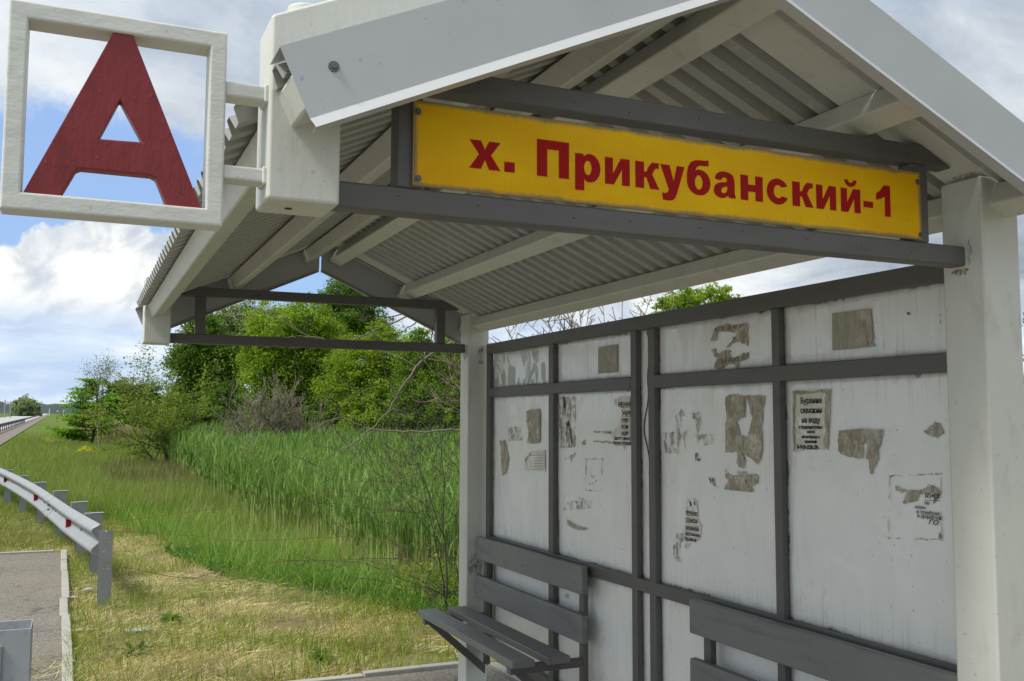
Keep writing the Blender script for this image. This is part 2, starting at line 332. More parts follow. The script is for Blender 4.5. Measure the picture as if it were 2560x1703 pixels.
# ------------------------------------------------------------------ the ground, path, road, far hills
def gz(x, y):                                    # terrain height
    h = G
    if y > 15: h += .0079*(y-15)
    return h
def gz_np(x, y): return G + np.where(y > 15, .0079*(y-15), 0)
def terrain(name, xs, ys, fn, mat):
    mb = MB(); n = len(xs)
    mb.v = [(x, y, fn(x, y)) for y in ys for x in xs]
    mb.f = [(j*n+i, j*n+i+1, (j+1)*n+i+1, (j+1)*n+i) for j in range(len(ys)-1) for i in range(n-1)]
    return mb.build(name, mat, smooth=True)
random.seed(5)
def gnoise(x, y): return .018*math.sin(x*3.1+y*.7)*math.sin(y*2.3-x)+.012*math.sin(x*7.3+2)*math.sin(y*6.1)
xs = [-900, -300, -120, -60, -30, -16, -9, -6, -4, -3]+[-2.5+.25*i for i in range(64)]+[14, 16, 20, 26, 34, 50, 80, 140, 300, 900]
ys = [-60, -20, -10, -5]+[-4+.5*i for i in range(20)]+[6+.25*i for i in range(90)]+[29, 30.5, 33, 37, 42, 50, 60, 80, 110, 160, 240, 350, 500, 800, 1500, 2600]
g = terrain('ground', xs, ys, lambda x, y: gz(x, y)-.03+(gnoise(x, y) if y > 6.8 and y < 29 and -3 < x < 14 else 0), M['ground']); tag(g, kind='structure')
# path and shelter pad: one asphalt sheet each
mb = MB(); mb.box(-3.2, 2.742, -6, 6.60, G-.05, G); tag(mb.build('shelter_pad', M['asphalt']), kind='structure')
mb = MB(); _pp = [(-3.2, 6.60), (-.012, 6.60), (-.070, 10.5), (-.122, 14.36), (-3.2, 14.36)]
mb.add([(x, y, G-.05) for x, y in _pp]+[(x, y, G-.004) for x, y in _pp], [(4, 3, 2, 1, 0), (5, 6, 7, 8, 9)]+[(i, (i+1) % 5, (i+1) % 5+5, i+5) for i in range(5)])
tag(mb.build('footpath', M['asphalt']), kind='structure')
def kerb_run(name, pts, w, h):
    # concrete kerbstones butted end to end with 4 mm joints
    mb = MB()
    for (x0, y0), (x1, y1) in zip(pts[:-1], pts[1:]):
        L = math.hypot(x1-x0, y1-y0); d = Vector(((x1-x0)/L, (y1-y0)/L, 0)); nrm = Vector((d.y, -d.x, 0)); n = max(1, round(L/1.0)); st = L/n
        for i in range(n):
            jx = random.uniform(-.010, .010); a = Vector((x0, y0, 0))+d*(i*st+.006)+nrm*jx; b = Vector((x0, y0, 0))+d*((i+1)*st-.006)+nrm*jx
            dz = random.uniform(-.008, .008)
            vs = []
            for z in (G-.10, G+h+dz):
                for q in (a, b, b+nrm*w, a+nrm*w): vs.append((q.x, q.y, z))
            mb.add(vs, [(3, 2, 1, 0), (4, 5, 6, 7), (0, 1, 5, 4), (1, 2, 6, 5), (2, 3, 7, 6), (3, 0, 4, 7)])
    return tag(mb.build(name, M['concrete'], bevel=.006), kind='structure')
kerb_run('path_kerb', [(-.022, 6.77), (-.079, 10.5), (-.13, 14.34)], .070, .03)
kerb_run('path_end_kerb', [(-3.2, 14.37), (-.21, 14.37)], -.07, .028)
kerb_run('pad_kerb', [(.06, 6.605), (2.747, 6.605)], -.07, .022)
kerb_run('pad_side_kerb', [(2.747, -6), (2.747, 6.59)], .07, .022)

def ground_at(u, v):
    d = raydir(u, v)
    for t in np.geomspace(3, 3000, 4000):
        q = d*float(t)
        if q.z < gz(q.x, q.y): return q
    return d*3000.0
vp = raydir(126, 955); vp = Vector((vp.x, vp.y, 0)).normalized()
def strip(name, o0, o1, lift, mat, s0=-40, s1=900, kind='structure'):
    nr = Vector((vp.y, -vp.x, 0)); mb = MB(); n = 60; vs = []
    for i in range(n+1):
        s = s0+(s1-s0)*(i/n)**2
        for o in (o0, o1):
            q = vp*s+nr*o; vs.append((q.x, q.y, gz(q.x, q.y)+lift))
    mb.add(vs, [(2*i, 2*i+1, 2*i+3, 2*i+2) for i in range(n)]); o = mb.build(name, mat); tag(o, kind=kind); return o
nrm_r = Vector((vp.y, -vp.x, 0))
def off(u, v): q = ground_at(u, v); return q.dot(nrm_r), q.dot(vp)
o_near = off(0, 992)[0]; o_far = off(0, 968)[0]
strip('road', o_near-9.0, o_near, .05, M['road'])
strip('road_shoulder', o_near+.02, o_near+2.0, .03, M['asphalt'])
def mat_line(): return mat_plain('road_marking', (.7, .7, .68), .8)
strip('road_edge_line', o_near-.55, o_near-.35, .055, mat_line())

def far_ridge(name, y, h0, h1, xr, seed, mat):
    rnd = random.Random(seed); mb = MB(); n = 260; vs = []
    xs_ = [xr[0]+(xr[1]-xr[0])*i/n for i in range(n+1)]
    for i, x in enumerate(xs_):
        t = .5+.5*math.sin(x*.004+seed)*math.sin(x*.0011+1); h = h0+(h1-h0)*t+rnd.uniform(-1, 1)*1.6+math.sin(x*.05)*1.1
        b = gz(x, y)-2
        vs += [(x, y-60, b), (x, y-25, b+h*.75+rnd.uniform(-1, 1)), (x, y, b+h), (x, y+60, b)]
    mb.add(vs, [(4*i+k, 4*i+4+k, 4*i+5+k, 4*i+1+k) for i in range(n) for k in range(3)]); return tag(mb.build(name, mat), kind='structure')
M['far_wood'] = mat_plain('distant_wood', (.042, .066, .060), .95, 0, .45, .09)
far_ridge('hills', 900, 6, 15, (-700, 900), 3, M['far_wood'])

# ------------------------------------------------------------------ the bus shelter
SL = .453; RX = 1.4335; RZ = 1.166               # roof slope, ridge line, underside of the sheets at the ridge
NF, FF = 1.988, 2.135                            # near portal front and back
DY = 4.0725                                      # distance to the far portal
XL, XR = .337, 2.530                             # outer faces of the hanging post and of the standing post
def roofz(x): return RZ-SL*abs(x-RX)
sh = empty('bus_shelter', (2.45, 4.1, G), 'white and grey gabled metal bus shelter with corrugated roof', 'bus shelter')
for k, yo in enumerate((0, DY)):
    y0, y1 = NF+yo, FF+yo
    # standing post up to the sloped rafter, hanging post on the open side, two rafters meeting at the ridge
    mb = MB(); mb.box(2.379, XR, y0, y1, G+.001, roofz(2.455)+.02); p_ = mb.build('post', M['white'], sh, bevel=.008, segs=2)
    mb = MB(); mb.box(XL, .488, y0, y1, .452, roofz(.41)+.02); hp = mb.build('hanging_post', M['white'], sh, bevel=.008, segs=2)
    mb = MB(); mb.tube((.395, y0+.075, .4515), (.395, y0+.075, .4505), .008, .008, 12, True); mb.build('drain_hole', M['ink'], hp)
    top = .172
    mb = MB(); mb.prism_y([(XL+.001, roofz(XL)), (RX, RZ), (RX, RZ+top), (XL+.001, roofz(XL)+top)], y0-.001, y1+.001); mb.build('rafter', M['white'], sh, bevel=.008, segs=2)
    mb = MB(); mb.prism_y([(RX+.001, RZ), (XR-.001, roofz(XR)), (XR-.001, roofz(XR)+top), (RX+.001, RZ+top)], y0-.001, y1+.001); mb.build('rafter', M['white'], sh, bevel=.008, segs=2)
    mb = MB(); mb.tube((.425, y0+.088, roofz(.425)+top-.03), (.425, y0+.088, .902), .040, .040, 20, True); mb.build('round_cap', M['white'], sh, bevel=.006)
    # grey truss under the gable
    b0, b1 = 2.05+yo, 2.108+yo
    mb = MB(); mb.box(.487, 2.380, b0, b1, .463, .5215); mb.build('gable_rail', M['grey'], sh, bevel=.006)
    zt, zb = .8085, .752
    xa, xb = RX-(RZ-zt)/SL, RX+(RZ-zt)/SL; xc, xd = RX-(RZ-zb)/SL, RX+(RZ-zb)/SL
    mb = MB(); mb.prism_y([(xc+.01, zb), (xd-.01, zb), (xb, zt), (xa, zt)], b0, b1); mb.build('gable_rail', M['grey'], sh, bevel=.005)
    for x0, x1 in ((.632, .692), (2.178, 2.238)):
        mb = MB(); mb.box(x0, x1, b0+.0015, b1-.0015, .5215, zb); mb.build('gable_strut', M['grey'], sh, bevel=.004)
# purlins square to the slope, running the whole length under the sheets
cs, sn = math.cos(math.atan(SL)), math.sin(math.atan(SL)); PW, PD = .085, .077
def purlin(x, z, side):
    if side < 0: pr = [(x, z), (x+PW*cs, z+PW*sn), (x+PW*cs-PD*sn, z+PW*sn+PD*cs), (x-PD*sn, z+PD*cs)]
    else: pr = [(x, z), (x+PW*cs, z-PW*sn), (x+PW*cs+PD*sn, z-PW*sn+PD*cs), (x+PD*sn, z+PD*cs)]
    mb = MB(); mb.prism_y(pr, 1.862, 6.325); mb.build('purlin', M['white'], sh, bevel=.008)
for x, z in ((.385, .605), (.859, .818), (1.33, 1.031)): purlin(x, z-.002, -1)
for x, z in ((1.487, 1.061), (1.951, .850), (2.405, .638)): purlin(x, z-.002, 1)
# corrugated sheets between and beyond the rafters
def roof_sheet(side, ya, yb, xa_=None):
    mb = MB(); pitch = .104; d = .032; prof = []
    y = 1.868
    while y < yb:
        for fy, fz in ((0, 0), (.36, 0), (.48, 1), (.80, 1), (.92, 0)):
            if ya <= y+fy*pitch <= yb: prof.append((y+fy*pitch, fz*d))
        y += pitch
    def hz(yy):
        t = ((yy-1.868) % pitch)/pitch; pp = ((0, 0), (.36, 0), (.48, 1), (.80, 1), (.92, 0), (1, 0))
        for (a_, b_), (c_, d_) in zip(pp[:-1], pp[1:]):
            if a_ <= t <= c_: return (b_+(d_-b_)*(t-a_)/(c_-a_))*d
        return 0
    prof = [(ya, hz(ya))]+[q for q in prof if ya+.0005 < q[0] < yb-.0005]+[(yb, hz(yb))]
    xs_ = [-.034 if xa_ is None else xa_, .25, .6, .9, 1.085] if side < 0 else [.012, .3, .65, .95, 1.115]
    nrm = Vector((side*sn, 0, cs)); vs = []; th = .0012
    for t in (0, th):
        for xx in xs_:
            X = XL+xx if side < 0 else RX+xx
            for (yy, h) in prof: vs.append(Vector((X, yy, roofz(X)+.001)) + nrm*(h+t+.0012*(1+math.sin(yy*3.7+X*5)*math.sin(yy*9.1-X*7))))
    n = len(prof); mm = len(xs_); fs = []
    for L in (0, 1):
        o = L*n*mm
        for j in range(mm-1):
            for i in range(n-1):
                f = (o+j*n+i, o+j*n+i+1, o+(j+1)*n+i+1, o+(j+1)*n+i); fs.append(f if L == 0 else f[::-1])
    o = n*mm
    for j in (0, mm-1):
        for i in range(n-1): fs.append((j*n+i, j*n+i+1, o+j*n+i+1, o+j*n+i))
    mb.add(vs, fs); mb.build('roof_sheet', M['sheet'], sh)
for sd__ in (-1, 1):
    roof_sheet(sd__, 1.866, NF-.002, .012 if sd__ < 0 else None); roof_sheet(sd__, FF+.001, NF+DY-.001); roof_sheet(sd__, FF+DY+.022, 6.326, .0 if sd__ < 0 else None)
for ya, yb in ((1.87, NF-.001), (FF+.001, NF+DY-.001), (FF+DY+.022, 6.325)):
    mb = MB(); mb.prism_y([(RX-.19, RZ-SL*.19+.040), (RX, RZ+.043), (RX+.19, RZ-SL*.19+.040), (RX+.19, RZ-SL*.19+.042), (RX, RZ+.046), (RX-.19, RZ-SL*.19+.042)], ya, yb); mb.build('ridge_cap', M['sheet'], sh)
# barge flashings: face, kinked hem below, flange lying back over the sheets
def fascia(side, yf, top0, bot0, back, xe0):
    mb = MB(); nx = 2; prof = []
    # profile in (u: down along the slope normal, y); swept along the slope
    x0, x1 = (xe0, RX-.006) if side < 0 else (RX+.006, xe0)
    def T_(x): return top0-SL*abs(x-RX)
    H = (top0-bot0)*cs; t = .0014; s = back
    pf = [(0, .105*s), (0, 0), (H, 0), (H+.022, -.016*s), (H+.025, .018*s)]
    inner = [(t+.0003, .105*s), (t, t*s), (H, t*s), (H+.0213, (-.016+t*1.4)*s), (H+.0233, .018*s)]
    ring = pf+inner[::-1]; n = len(ring); vs = []
    for x in (x0, x1):
        for (h, yy) in ring:
            if abs(x-RX) < .01: vs.append(Vector((x, yf+yy, T_(x)-h/cs)))
            else: vs.append(Vector((x, yf+yy, T_(x))) + Vector((side*sn*-1, 0, -cs))*h)
    mb.add(vs, [tuple(range(n)), tuple(range(2*n-1, n-1, -1))]+[(i, (i+1) % n, (i+1) % n+n, i+n) for i in range(n)])
    return mb.build('barge_flashing', M['fascia'], sh)
f1 = fascia(-1, 1.850, 1.221, 1.058, 1, .331)
f2 = fascia(1, 1.800, 1.222, 1.062, 1, 2.60)
f3 = fascia(-1, 6.345, 1.19, 1.012, -1, .30); f4 = fascia(1, 6.345, 1.19, 1.012, -1, 2.60)
def screw(x, y, z, par, r=.0115, ax=(0, -1, 0)):
    mb = MB(); p = Vector((x, y, z)); a = Vector(ax)
    mb.tube(p, p+a*.0015, r, r*.96, 20, True); mb.tube(p+a*.0016, p+a*.006, r*.52, r*.45, 6, True)
    return mb.build('screw', M['bolt'], par)
screw(.437, 1.8495, .697, f1)

M['rust_stain'] = mat_paper('rust_stain', (.36, .20, .09), (.24, .13, .07), .44, .60)
M['grime'] = mat_paper('dark_grime', (.40, .385, .34), (.26, .245, .21), .46, .66)
def patch(name, cx, cy, cz, w, h, axis, mat, par, seed):
    rnd = random.Random(seed); n = 14; mb = MB(); vs = []
    for i in range(n):
        a = 2*math.pi*i/n; k = rnd.uniform(.6, 1.1); q = (w*math.cos(a)*k, h*math.sin(a)*k)
        vs.append((cx, cy-q[0], cz+q[1]) if axis == 'x' else (cx+q[0], cy, cz+q[1]))
    mb.add(vs, [tuple(range(n))]); return mb.build(name, mat, par)
patch('rust_stain', 2.3784, 2.07, .447, .035, .013, 'x', M['rust_stain'], sh, 1); patch('rust_stain', 2.3784, 2.035, .50, .008, .045, 'x', M['grime'], sh, 2)
patch('rust_stain', 2.3784, 2.05, .735, .06, .012, 'x', M['rust_stain'], sh, 3)
patch('grime_stain', 2.3784, 6.11, .45, .05, .04, 'x', M['grime'], sh, 5); patch('grime_stain', 2.44, 6.0592, -.95, .055, .13, 'y', M['grime'], sh, 6); patch('grime_stain', 2.47, 6.0588, .45, .03, .10, 'y', M['grime'], sh, 7)
for i_ in range(7):
    patch('paint_blot', .36+.1*random.random(), 1.9872, .50+.3*random.random(), .006, .006, 'y', M['grime'], sh, 20+i_)
for yo in (0, DY):
    for i_ in range(9):
        x_ = .66+i_*.19+random.uniform(-.04, .04)
        for z_ in (.492, .778):
            if .60 < x_ < 2.25 and (z_ < .6 or .66 < x_ < 2.2):
                mb = MB(); zz_ = z_+random.uniform(-.008, .008); mb.tube((x_, 2.0495+yo, zz_), (x_, 2.0485+yo, zz_), .0019, .0019, 8, True); mb.build('rivet_hole', M['ink'], sh)
for x_, z_ in ((.42, .605), (.90, .815), (1.37, 1.03), (1.53, 1.045), (1.99, .835), (2.44, .625)):
    pass
# ---- back wall: tube frames with glossy panels behind
XW = 2.495; XP = XW+.035
def yat(u): return on(u/1.0861, 900, x=XW).y
studs = [(yat(1223.5), yat(1214.9)), (yat(1382), yat(1369.9)), (yat(1589), yat(1575)), (yat(1635), yat(1618.4)), (yat(1948), yat(1929))]
YB = FF+.001
ZT0, ZT1, ZM0, ZM1, ZL0, ZL1, ZB = .4505, .5188, .1615, .2235, -.808, -.748, -1.46
def rail(y0, y1, z0, z1, name='wall_rail', dx=0): mb = MB(); mb.box(XW+dx, XP-.0015, y0, y1, z0, z1); mb.build(name, M['grey'], sh, bevel=.005)
rail(YB, studs[0][1], ZT0, ZT1)
rail(studs[2][1], studs[0][0], ZM0, ZM1); rail(YB, studs[3][0], ZM0, ZM1)
rail(YB, studs[0][0], ZL0, ZL1, dx=-.001); rail(YB, studs[0][0], ZB-.05, ZB+.01)
for (a, b) in studs:
    mb = MB(); mb.box(XW+.0018, XP-.003, a, b, ZB-.15 if a < 4.3 else ZB-.05, ZT0); mb.build('wall_stud', M['grey'], sh, bevel=.005)
def panel(y0, y1, z0, z1, mat, name='wall_panel'):
    Y0, Y1, Z0, Z1 = y0, y1, z0, z1; e_ = .012
    y0 -= e_ if y0 > 2.2 else 0; y1 += e_; z0 -= e_; z1 += e_
    ny = max(3, int((y1-y0)/.03)); nz = max(3, int((z1-z0)/.03)); vs = []; ed = []
    for j in range(nz+1):
        for i in range(ny+1):
            y = y0+(y1-y0)*i/ny; z = z0+(z1-z0)*j/nz
            vs.append((XP+.003*math.sin(y*5.1+z*3.3)*math.sin(z*4.2-y*2.1), y, z)); ed.append(max(0, min(y-Y0, Y1-y, z-Z0, Z1-z)))
    mb = MB(); n = ny+1; mb.add(vs, [(j*n+i, (j+1)*n+i, (j+1)*n+i+1, j*n+i+1) for j in range(nz) for i in range(ny)])
    o = mb.build(name, mat, sh, smooth=True); at = o.data.attributes.new('edge', 'FLOAT', 'POINT'); at.data.foreach_set('value', ed)
    o.data.uv_layers.new(name='UVMap')
    sd_ = o.modifiers.new('thickness', 'SOLIDIFY'); sd_.thickness = .003; sd_.offset = -1
    return o
cols = [(studs[1][1], studs[0][0]), (studs[2][1], studs[1][0]), (studs[3][1], studs[2][0]), (studs[4][1], studs[3][0]), (YB, studs[4][0])]
for ci, (a, b) in enumerate(cols):
    for ri, (z0, z1) in enumerate(((ZM1, ZT0), (ZL1, ZM0), (ZB+.01, ZL0))):
        if ci == 2 and ri == 0: z0 = ZL1
        if ci == 2 and ri == 1: continue
        panel(a-.0, b+.0, z0, z1, M['panel_clear'] if (ci == 0 and ri == 0) else M['panel'])
mb = MB(); pts = [(XP-.006, yat(1602)-.012-.012*math.sin(i*.7)-.02*math.sin(i*.31), .44-i*.03) for i in range(24)]
mb.path(pts, .0028, 5); mb.build('cable', M['tape'], sh)

# ---- name sign on the near truss
import bmesh
def text(body, loc, size, plane, mat, parent, bold=.0, sx=1.0, width=None, name='lettering', shear=0.0, align='LEFT', space=1.0):
    """flat printed letters; plane 'y' faces -y, plane 'x' faces -x"""
    cu = bpy.data.curves.new(name, 'FONT'); cu.body = body; cu.size = size; cu.offset = bold; cu.shear = shear; cu.align_x = align; cu.space_character = space; cu.resolution_u = 4
    tmp = bpy.data.objects.new('tmp', cu); COL.objects.link(tmp)
    dg = bpy.context.evaluated_depsgraph_get(); me = bpy.data.meshes.new_from_object(tmp.evaluated_get(dg)); bpy.data.objects.remove(tmp)
    n = len(me.vertices); co = np.empty(n*3, np.float32); me.vertices.foreach_get('co', co); co = co.reshape(-1, 3)
    if width: sx = width/(co[:, 0].max()-co[:, 0].min())
    if align == 'LEFT': co[:, 0] -= co[:, 0].min()
    X = co[:, 0]*sx; Z = co[:, 1]; W = np.empty_like(co)
    if plane == 'y': W[:, 0] = loc[0]+X; W[:, 1] = loc[1]; W[:, 2] = loc[2]+Z
    else: W[:, 0] = loc[0]; W[:, 1] = loc[1]-X; W[:, 2] = loc[2]+Z
    me.vertices.foreach_set('co', W.reshape(-1)); me.update(); me.materials.clear(); me.materials.append(mat)
    o = bpy.data.objects.new(name, me); COL.objects.link(o); o.parent = parent
    if parent.type == 'EMPTY': o.matrix_parent_inverse = Matrix.Translation(parent.location).inverted()
    return o
YS = 2.043
c = [on(950, 230, y=YS), on(950, 427, y=YS), on(2120, 396, y=YS), on(2122, 552, y=YS)]
sx0, sx1 = (c[0].x+c[1].x)/2, (c[2].x+c[3].x)/2; sz0, sz1 = (c[1].z+c[3].z)/2, (c[0].z+c[2].z)/2
sg = empty('name_sign', ((sx0+sx1)/2, YS, sz0), 'yellow stop name board with red Cyrillic lettering under the gable', 'sign')
mb = MB(); mb.box(sx0, sx1, YS, 2.0495, sz0, sz1); bd = mb.build('board', M['yellow'], sg, bevel=.001, segs=1)
tl = on(1080, 388, y=YS); tr = on(2050, 497, y=YS); cap_b = on(1237, 403, y=YS); cap_t = on(1237, 318, y=YS); one_t = on(2045, 425, y=YS)
ch = cap_t.z-cap_b.z
def ell(cx, cy, rx, ry, a0, a1, n): return [(cx+rx*math.cos(math.radians(a0+(a1-a0)*i/n)), cy+ry*math.sin(math.radians(a0+(a1-a0)*i/n))) for i in range(n+1)]
def chaikin(p, it=2):
    for _ in range(it):
        q = []
        for i in range(len(p)):
            a, b = p[i], p[(i+1) % len(p)]; q += [(a[0]*.8+b[0]*.2, a[1]*.8+b[1]*.2), (a[0]*.2+b[0]*.8, a[1]*.2+b[1]*.8)]
        p = q
    return p
g_i = [(0, 0), (0, .75), (.32, .75), (.32, .31), (.64, .75), (1, .75), (1, 0), (.68, 0), (.68, .44), (.36, 0)]
g_k = [(0, 0), (0, .75), (.36, .75), (.36, .47), (.46, .48), (.56, .64), (.70, .76), (.98, .755), (.98, .60), (.88, .60), (.80, .56), (.70, .42), (1.0, 0), (.62, 0), (.46, .31), (.36, .32), (.36, 0)]
GL = {'х': [[(0, .75), (.37, .75), (.5, .52), (.63, .75), (1, .75), (.69, .385), (1, 0), (.63, 0), (.5, .25), (.37, 0), (0, 0), (.31, .385)]],
      '.': [[(0, 0), (0, .27), (1, .27), (1, 0)]],
      'П': [[(0, 0), (0, 1), (1, 1), (1, 0), (.68, 0), (.68, .75), (.32, .75), (.32, 0)]],
      'р': [[(0, -.26), (0, .75), (.33, .75), (.33, .68)]+ell(.58, .375, .42, .395, 108, -115, 18)+[(.36, .07), (.36, -.26)], ell(.50, .375, .15, .20, 0, 345, 15)],
      'и': [g_i], 'к': [g_k],
      'у': [[(0, .75), (.38, .75), (.54, .30), (.68, .75), (1.0, .75), (.68, -.04), (.60, -.18), (.50, -.25), (.36, -.27), (.10, -.26), (.06, -.06), (.20, -.07), (.30, -.03), (.34, .04)]],
      'б': [[(.93, 1.04), (.93, .87), (.80, .85), (.55, .85), (.42, .79), (.36, .68), (.46, .735)]+ell(.54, .355, .46, .375, 82, -90, 14)+ell(.5, .36, .5, .38, 268, 180, 8)+[(0, .58), (.05, .78), (.17, .92), (.35, .99), (.55, 1.01), (.80, 1.01)], ell(.5, .355, .165, .21, 0, 345, 15)],
      'а': [chaikin([(.05, .52), (.12, .68), (.33, .77), (.62, .77), (.86, .69), (.93, .52), (.93, .14), (1.0, 0), (.67, 0), (.64, .07), (.46, -.02), (.25, -.02), (.05, .06), (0, .2), (.06, .35), (.25, .43), (.52, .46), (.60, .49), (.58, .57), (.48, .6), (.38, .57), (.34, .50)]), chaikin([(.60, .34), (.60, .22), (.52, .14), (.42, .12), (.33, .17), (.35, .26), (.46, .31)])],
      'н': [[(0, 0), (0, .75), (.34, .75), (.34, .48), (.66, .48), (.66, .75), (1, .75), (1, 0), (.66, 0), (.66, .27), (.34, .27), (.34, 0)]],
      'с': [ell(.5, .375, .5, .395, 28, 335, 24)+ell(.52, .375, .20, .20, 320, 42, 14)],
      'й': [g_i, chaikin([(.18, 1.03), (.36, 1.03), (.42, .95), (.5, .93), (.6, .95), (.66, 1.03), (.84, 1.03), (.76, .88), (.6, .81), (.42, .81), (.26, .88)], 1)],
      '-': [[(0, .22), (0, .42), (1, .42), (1, .22)]], '1': [[(.60, 0), (.60, .64), (.36, .56), (0, .50), (0, .70), (.30, .82), (.56, 1.0), (1, 1), (1, 0)]]}
def u2x(c2x): return on((900+c2x/2.6133)/1.0861, 400, y=YS).x
base = (tl.z+tr.z)/2-.001
for ch_, xa_, xb_ in (('х', 712, 918), ('.', 942, 1010), ('П', 1155, 1365), ('р', 1405, 1570), ('и', 1600, 1762), ('к', 1798, 1955), ('у', 1962, 2120), ('б', 2135, 2288), ('а', 2308, 2456), ('н', 2484, 2629), ('с', 2654, 2798), ('к', 2821, 2958), ('и', 2976, 3106), ('й', 3136, 3264), ('-', 3283, 3346), ('1', 3366, 3459)):
    X0, X1 = u2x(xa_), u2x(xb_); es = []; bm = bmesh.new()
    for cnt in GL[ch_]:
        vv = [bm.verts.new((X0+(X1-X0)*px_, YS-.0007, base+ch*py_)) for px_, py_ in cnt]
        es += [bm.edges.new((vv[i], vv[(i+1) % len(vv)])) for i in range(len(vv))]
    bmesh.ops.triangle_fill(bm, edges=es, use_beauty=True, normal=(0, -1, 0))
    for f in bm.faces:
        f.normal_update()
        if f.normal.y > 0: f.normal_flip()
    me = bpy.data.meshes.new('letter'); bm.to_mesh(me); bm.free(); me.materials.append(M['letter_red'])
    lt = bpy.data.objects.new('letter', me); COL.objects.link(lt); lt.parent = sg; lt.matrix_parent_inverse = Matrix.Translation(sg.location).inverted()
for u, v in ((962, 257), (962, 411), (2112, 419), (2119, 541)):
    q = on(u, v, y=YS); mb = MB(); mb.tube((q.x, YS, q.z), (q.x, YS-.002, q.z), .0085, .008, 18, True); mb.tube((q.x, YS-.002, q.z), (q.x, YS-.006, q.z), .0045, .004, 6, True); mb.build('bolt', M['bolt'], sg)

# ---- the A sign beside the hanging post
YA = 2.000
asn = empty('stop_letter_sign', (.15, YA, .39), 'white square frame holding a thick red letter A beside the roof', 'sign')
ax0, ax1, az0, az1 = -.1455, .2525, .390, .7905; bw = .0335; dep = .068
mb = MB()
mb.prism_y([(ax0, az0), (ax1, az0), (ax1-bw, az0+bw), (ax0+bw, az0+bw)], YA, YA+dep); mb.prism_y([(ax0, az1), (ax0+bw, az1-bw), (ax1-bw, az1-bw), (ax1, az1)], YA, YA+dep)
mb.prism_y([(ax0, az0), (ax0+bw, az0+bw), (ax0+bw, az1-bw), (ax0, az1)], YA, YA+dep); mb.prism_y([(ax1, az0), (ax1, az1), (ax1-bw, az1-bw), (ax1-bw, az0+bw)], YA, YA+dep)
def weld(o):
    import bmesh
    bm = bmesh.new(); bm.from_mesh(o.data); bmesh.ops.remove_doubles(bm, verts=bm.verts, dist=1e-5)
    # drop the inner mitre faces shared by two bars
    seen = {}
    for f in bm.faces: seen.setdefault(tuple(sorted(v.index for v in f.verts)), []).append(f)
    bmesh.ops.delete(bm, geom=[f for fl in seen.values() if len(fl) > 1 for f in fl], context='FACES')
    bmesh.ops.recalc_face_normals(bm, faces=bm.faces); bm.to_mesh(o.data); bm.free()
fr = mb.build('frame', M['white_thick'], asn, bevel=.0045, segs=3); weld(fr); fr.data.polygons.foreach_set('use_smooth', [False]*len(fr.data.polygons)); fr.modifiers['bevel'].harden_normals = False
for zb_, zt_ in ((.661, .692), (.489, .518)):
    mb = MB(); mb.box(ax1-.001, XL+.004, YA+.004, YA+.060, zb_, zt_); mb.build('bracket', M['white_thick'], asn, bevel=.005)
    mb = MB(); mb.box(XL-.008, XL+.002, YA-.0005, YA+.063, zb_-.004, zt_+.004); mb.build('weld_seam', M['white_thick'], asn, bevel=.004)
zb0 = az0+bw-.003; zt0 = az1-bw+.003
outl = [(-.110, zb0), (-.046, zb0), (-.020, .4755), (-.012, .480), (.114, .480), (.124, .4755), (.147, zb0), (.213, zb0), (.0725, zt0), (.0375, zt0)]
hole = [(.0185, .5425), (.0535, .624), (.0975, .5455)]
import bmesh
def letter_mesh(outl, hole, y0, y1):
    # face ring bridging the outline and the triangular counter
    bm = bmesh.new(); vo = [bm.verts.new((x, y0, z)) for x, z in outl]; vh = [bm.verts.new((x, y0, z)) for x, z in hole]
    es = [bm.edges.new((vo[i], vo[(i+1) % len(vo)])) for i in range(len(vo))]+[bm.edges.new((vh[i], vh[(i+1) % 3])) for i in range(3)]
    bmesh.ops.triangle_fill(bm, edges=es, use_beauty=True)
    ex = bmesh.ops.extrude_face_region(bm, geom=list(bm.faces)); bmesh.ops.translate(bm, verts=[v for v in ex['geom'] if isinstance(v, bmesh.types.BMVert)], vec=(0, y1-y0, 0))
    bmesh.ops.recalc_face_normals(bm, faces=bm.faces); bmesh.ops.dissolve_limit(bm, angle_limit=.01, verts=bm.verts, edges=bm.edges)
    me = bpy.data.meshes.new('letter'); bm.to_mesh(me); bm.free(); return me
me = letter_mesh(outl, hole, YA+.007, YA+.040); lo_ = bpy.data.objects.new('letter', me); COL.objects.link(lo_); me.materials.append(M['red'])
lo_.parent = asn; lo_.matrix_parent_inverse = Matrix.Translation(asn.location).inverted()
bv = lo_.modifiers.new('bevel', 'BEVEL'); bv.width = .0035; bv.segments = 2; bv.limit_method = 'ANGLE'; bv.angle_limit = math.radians(40)

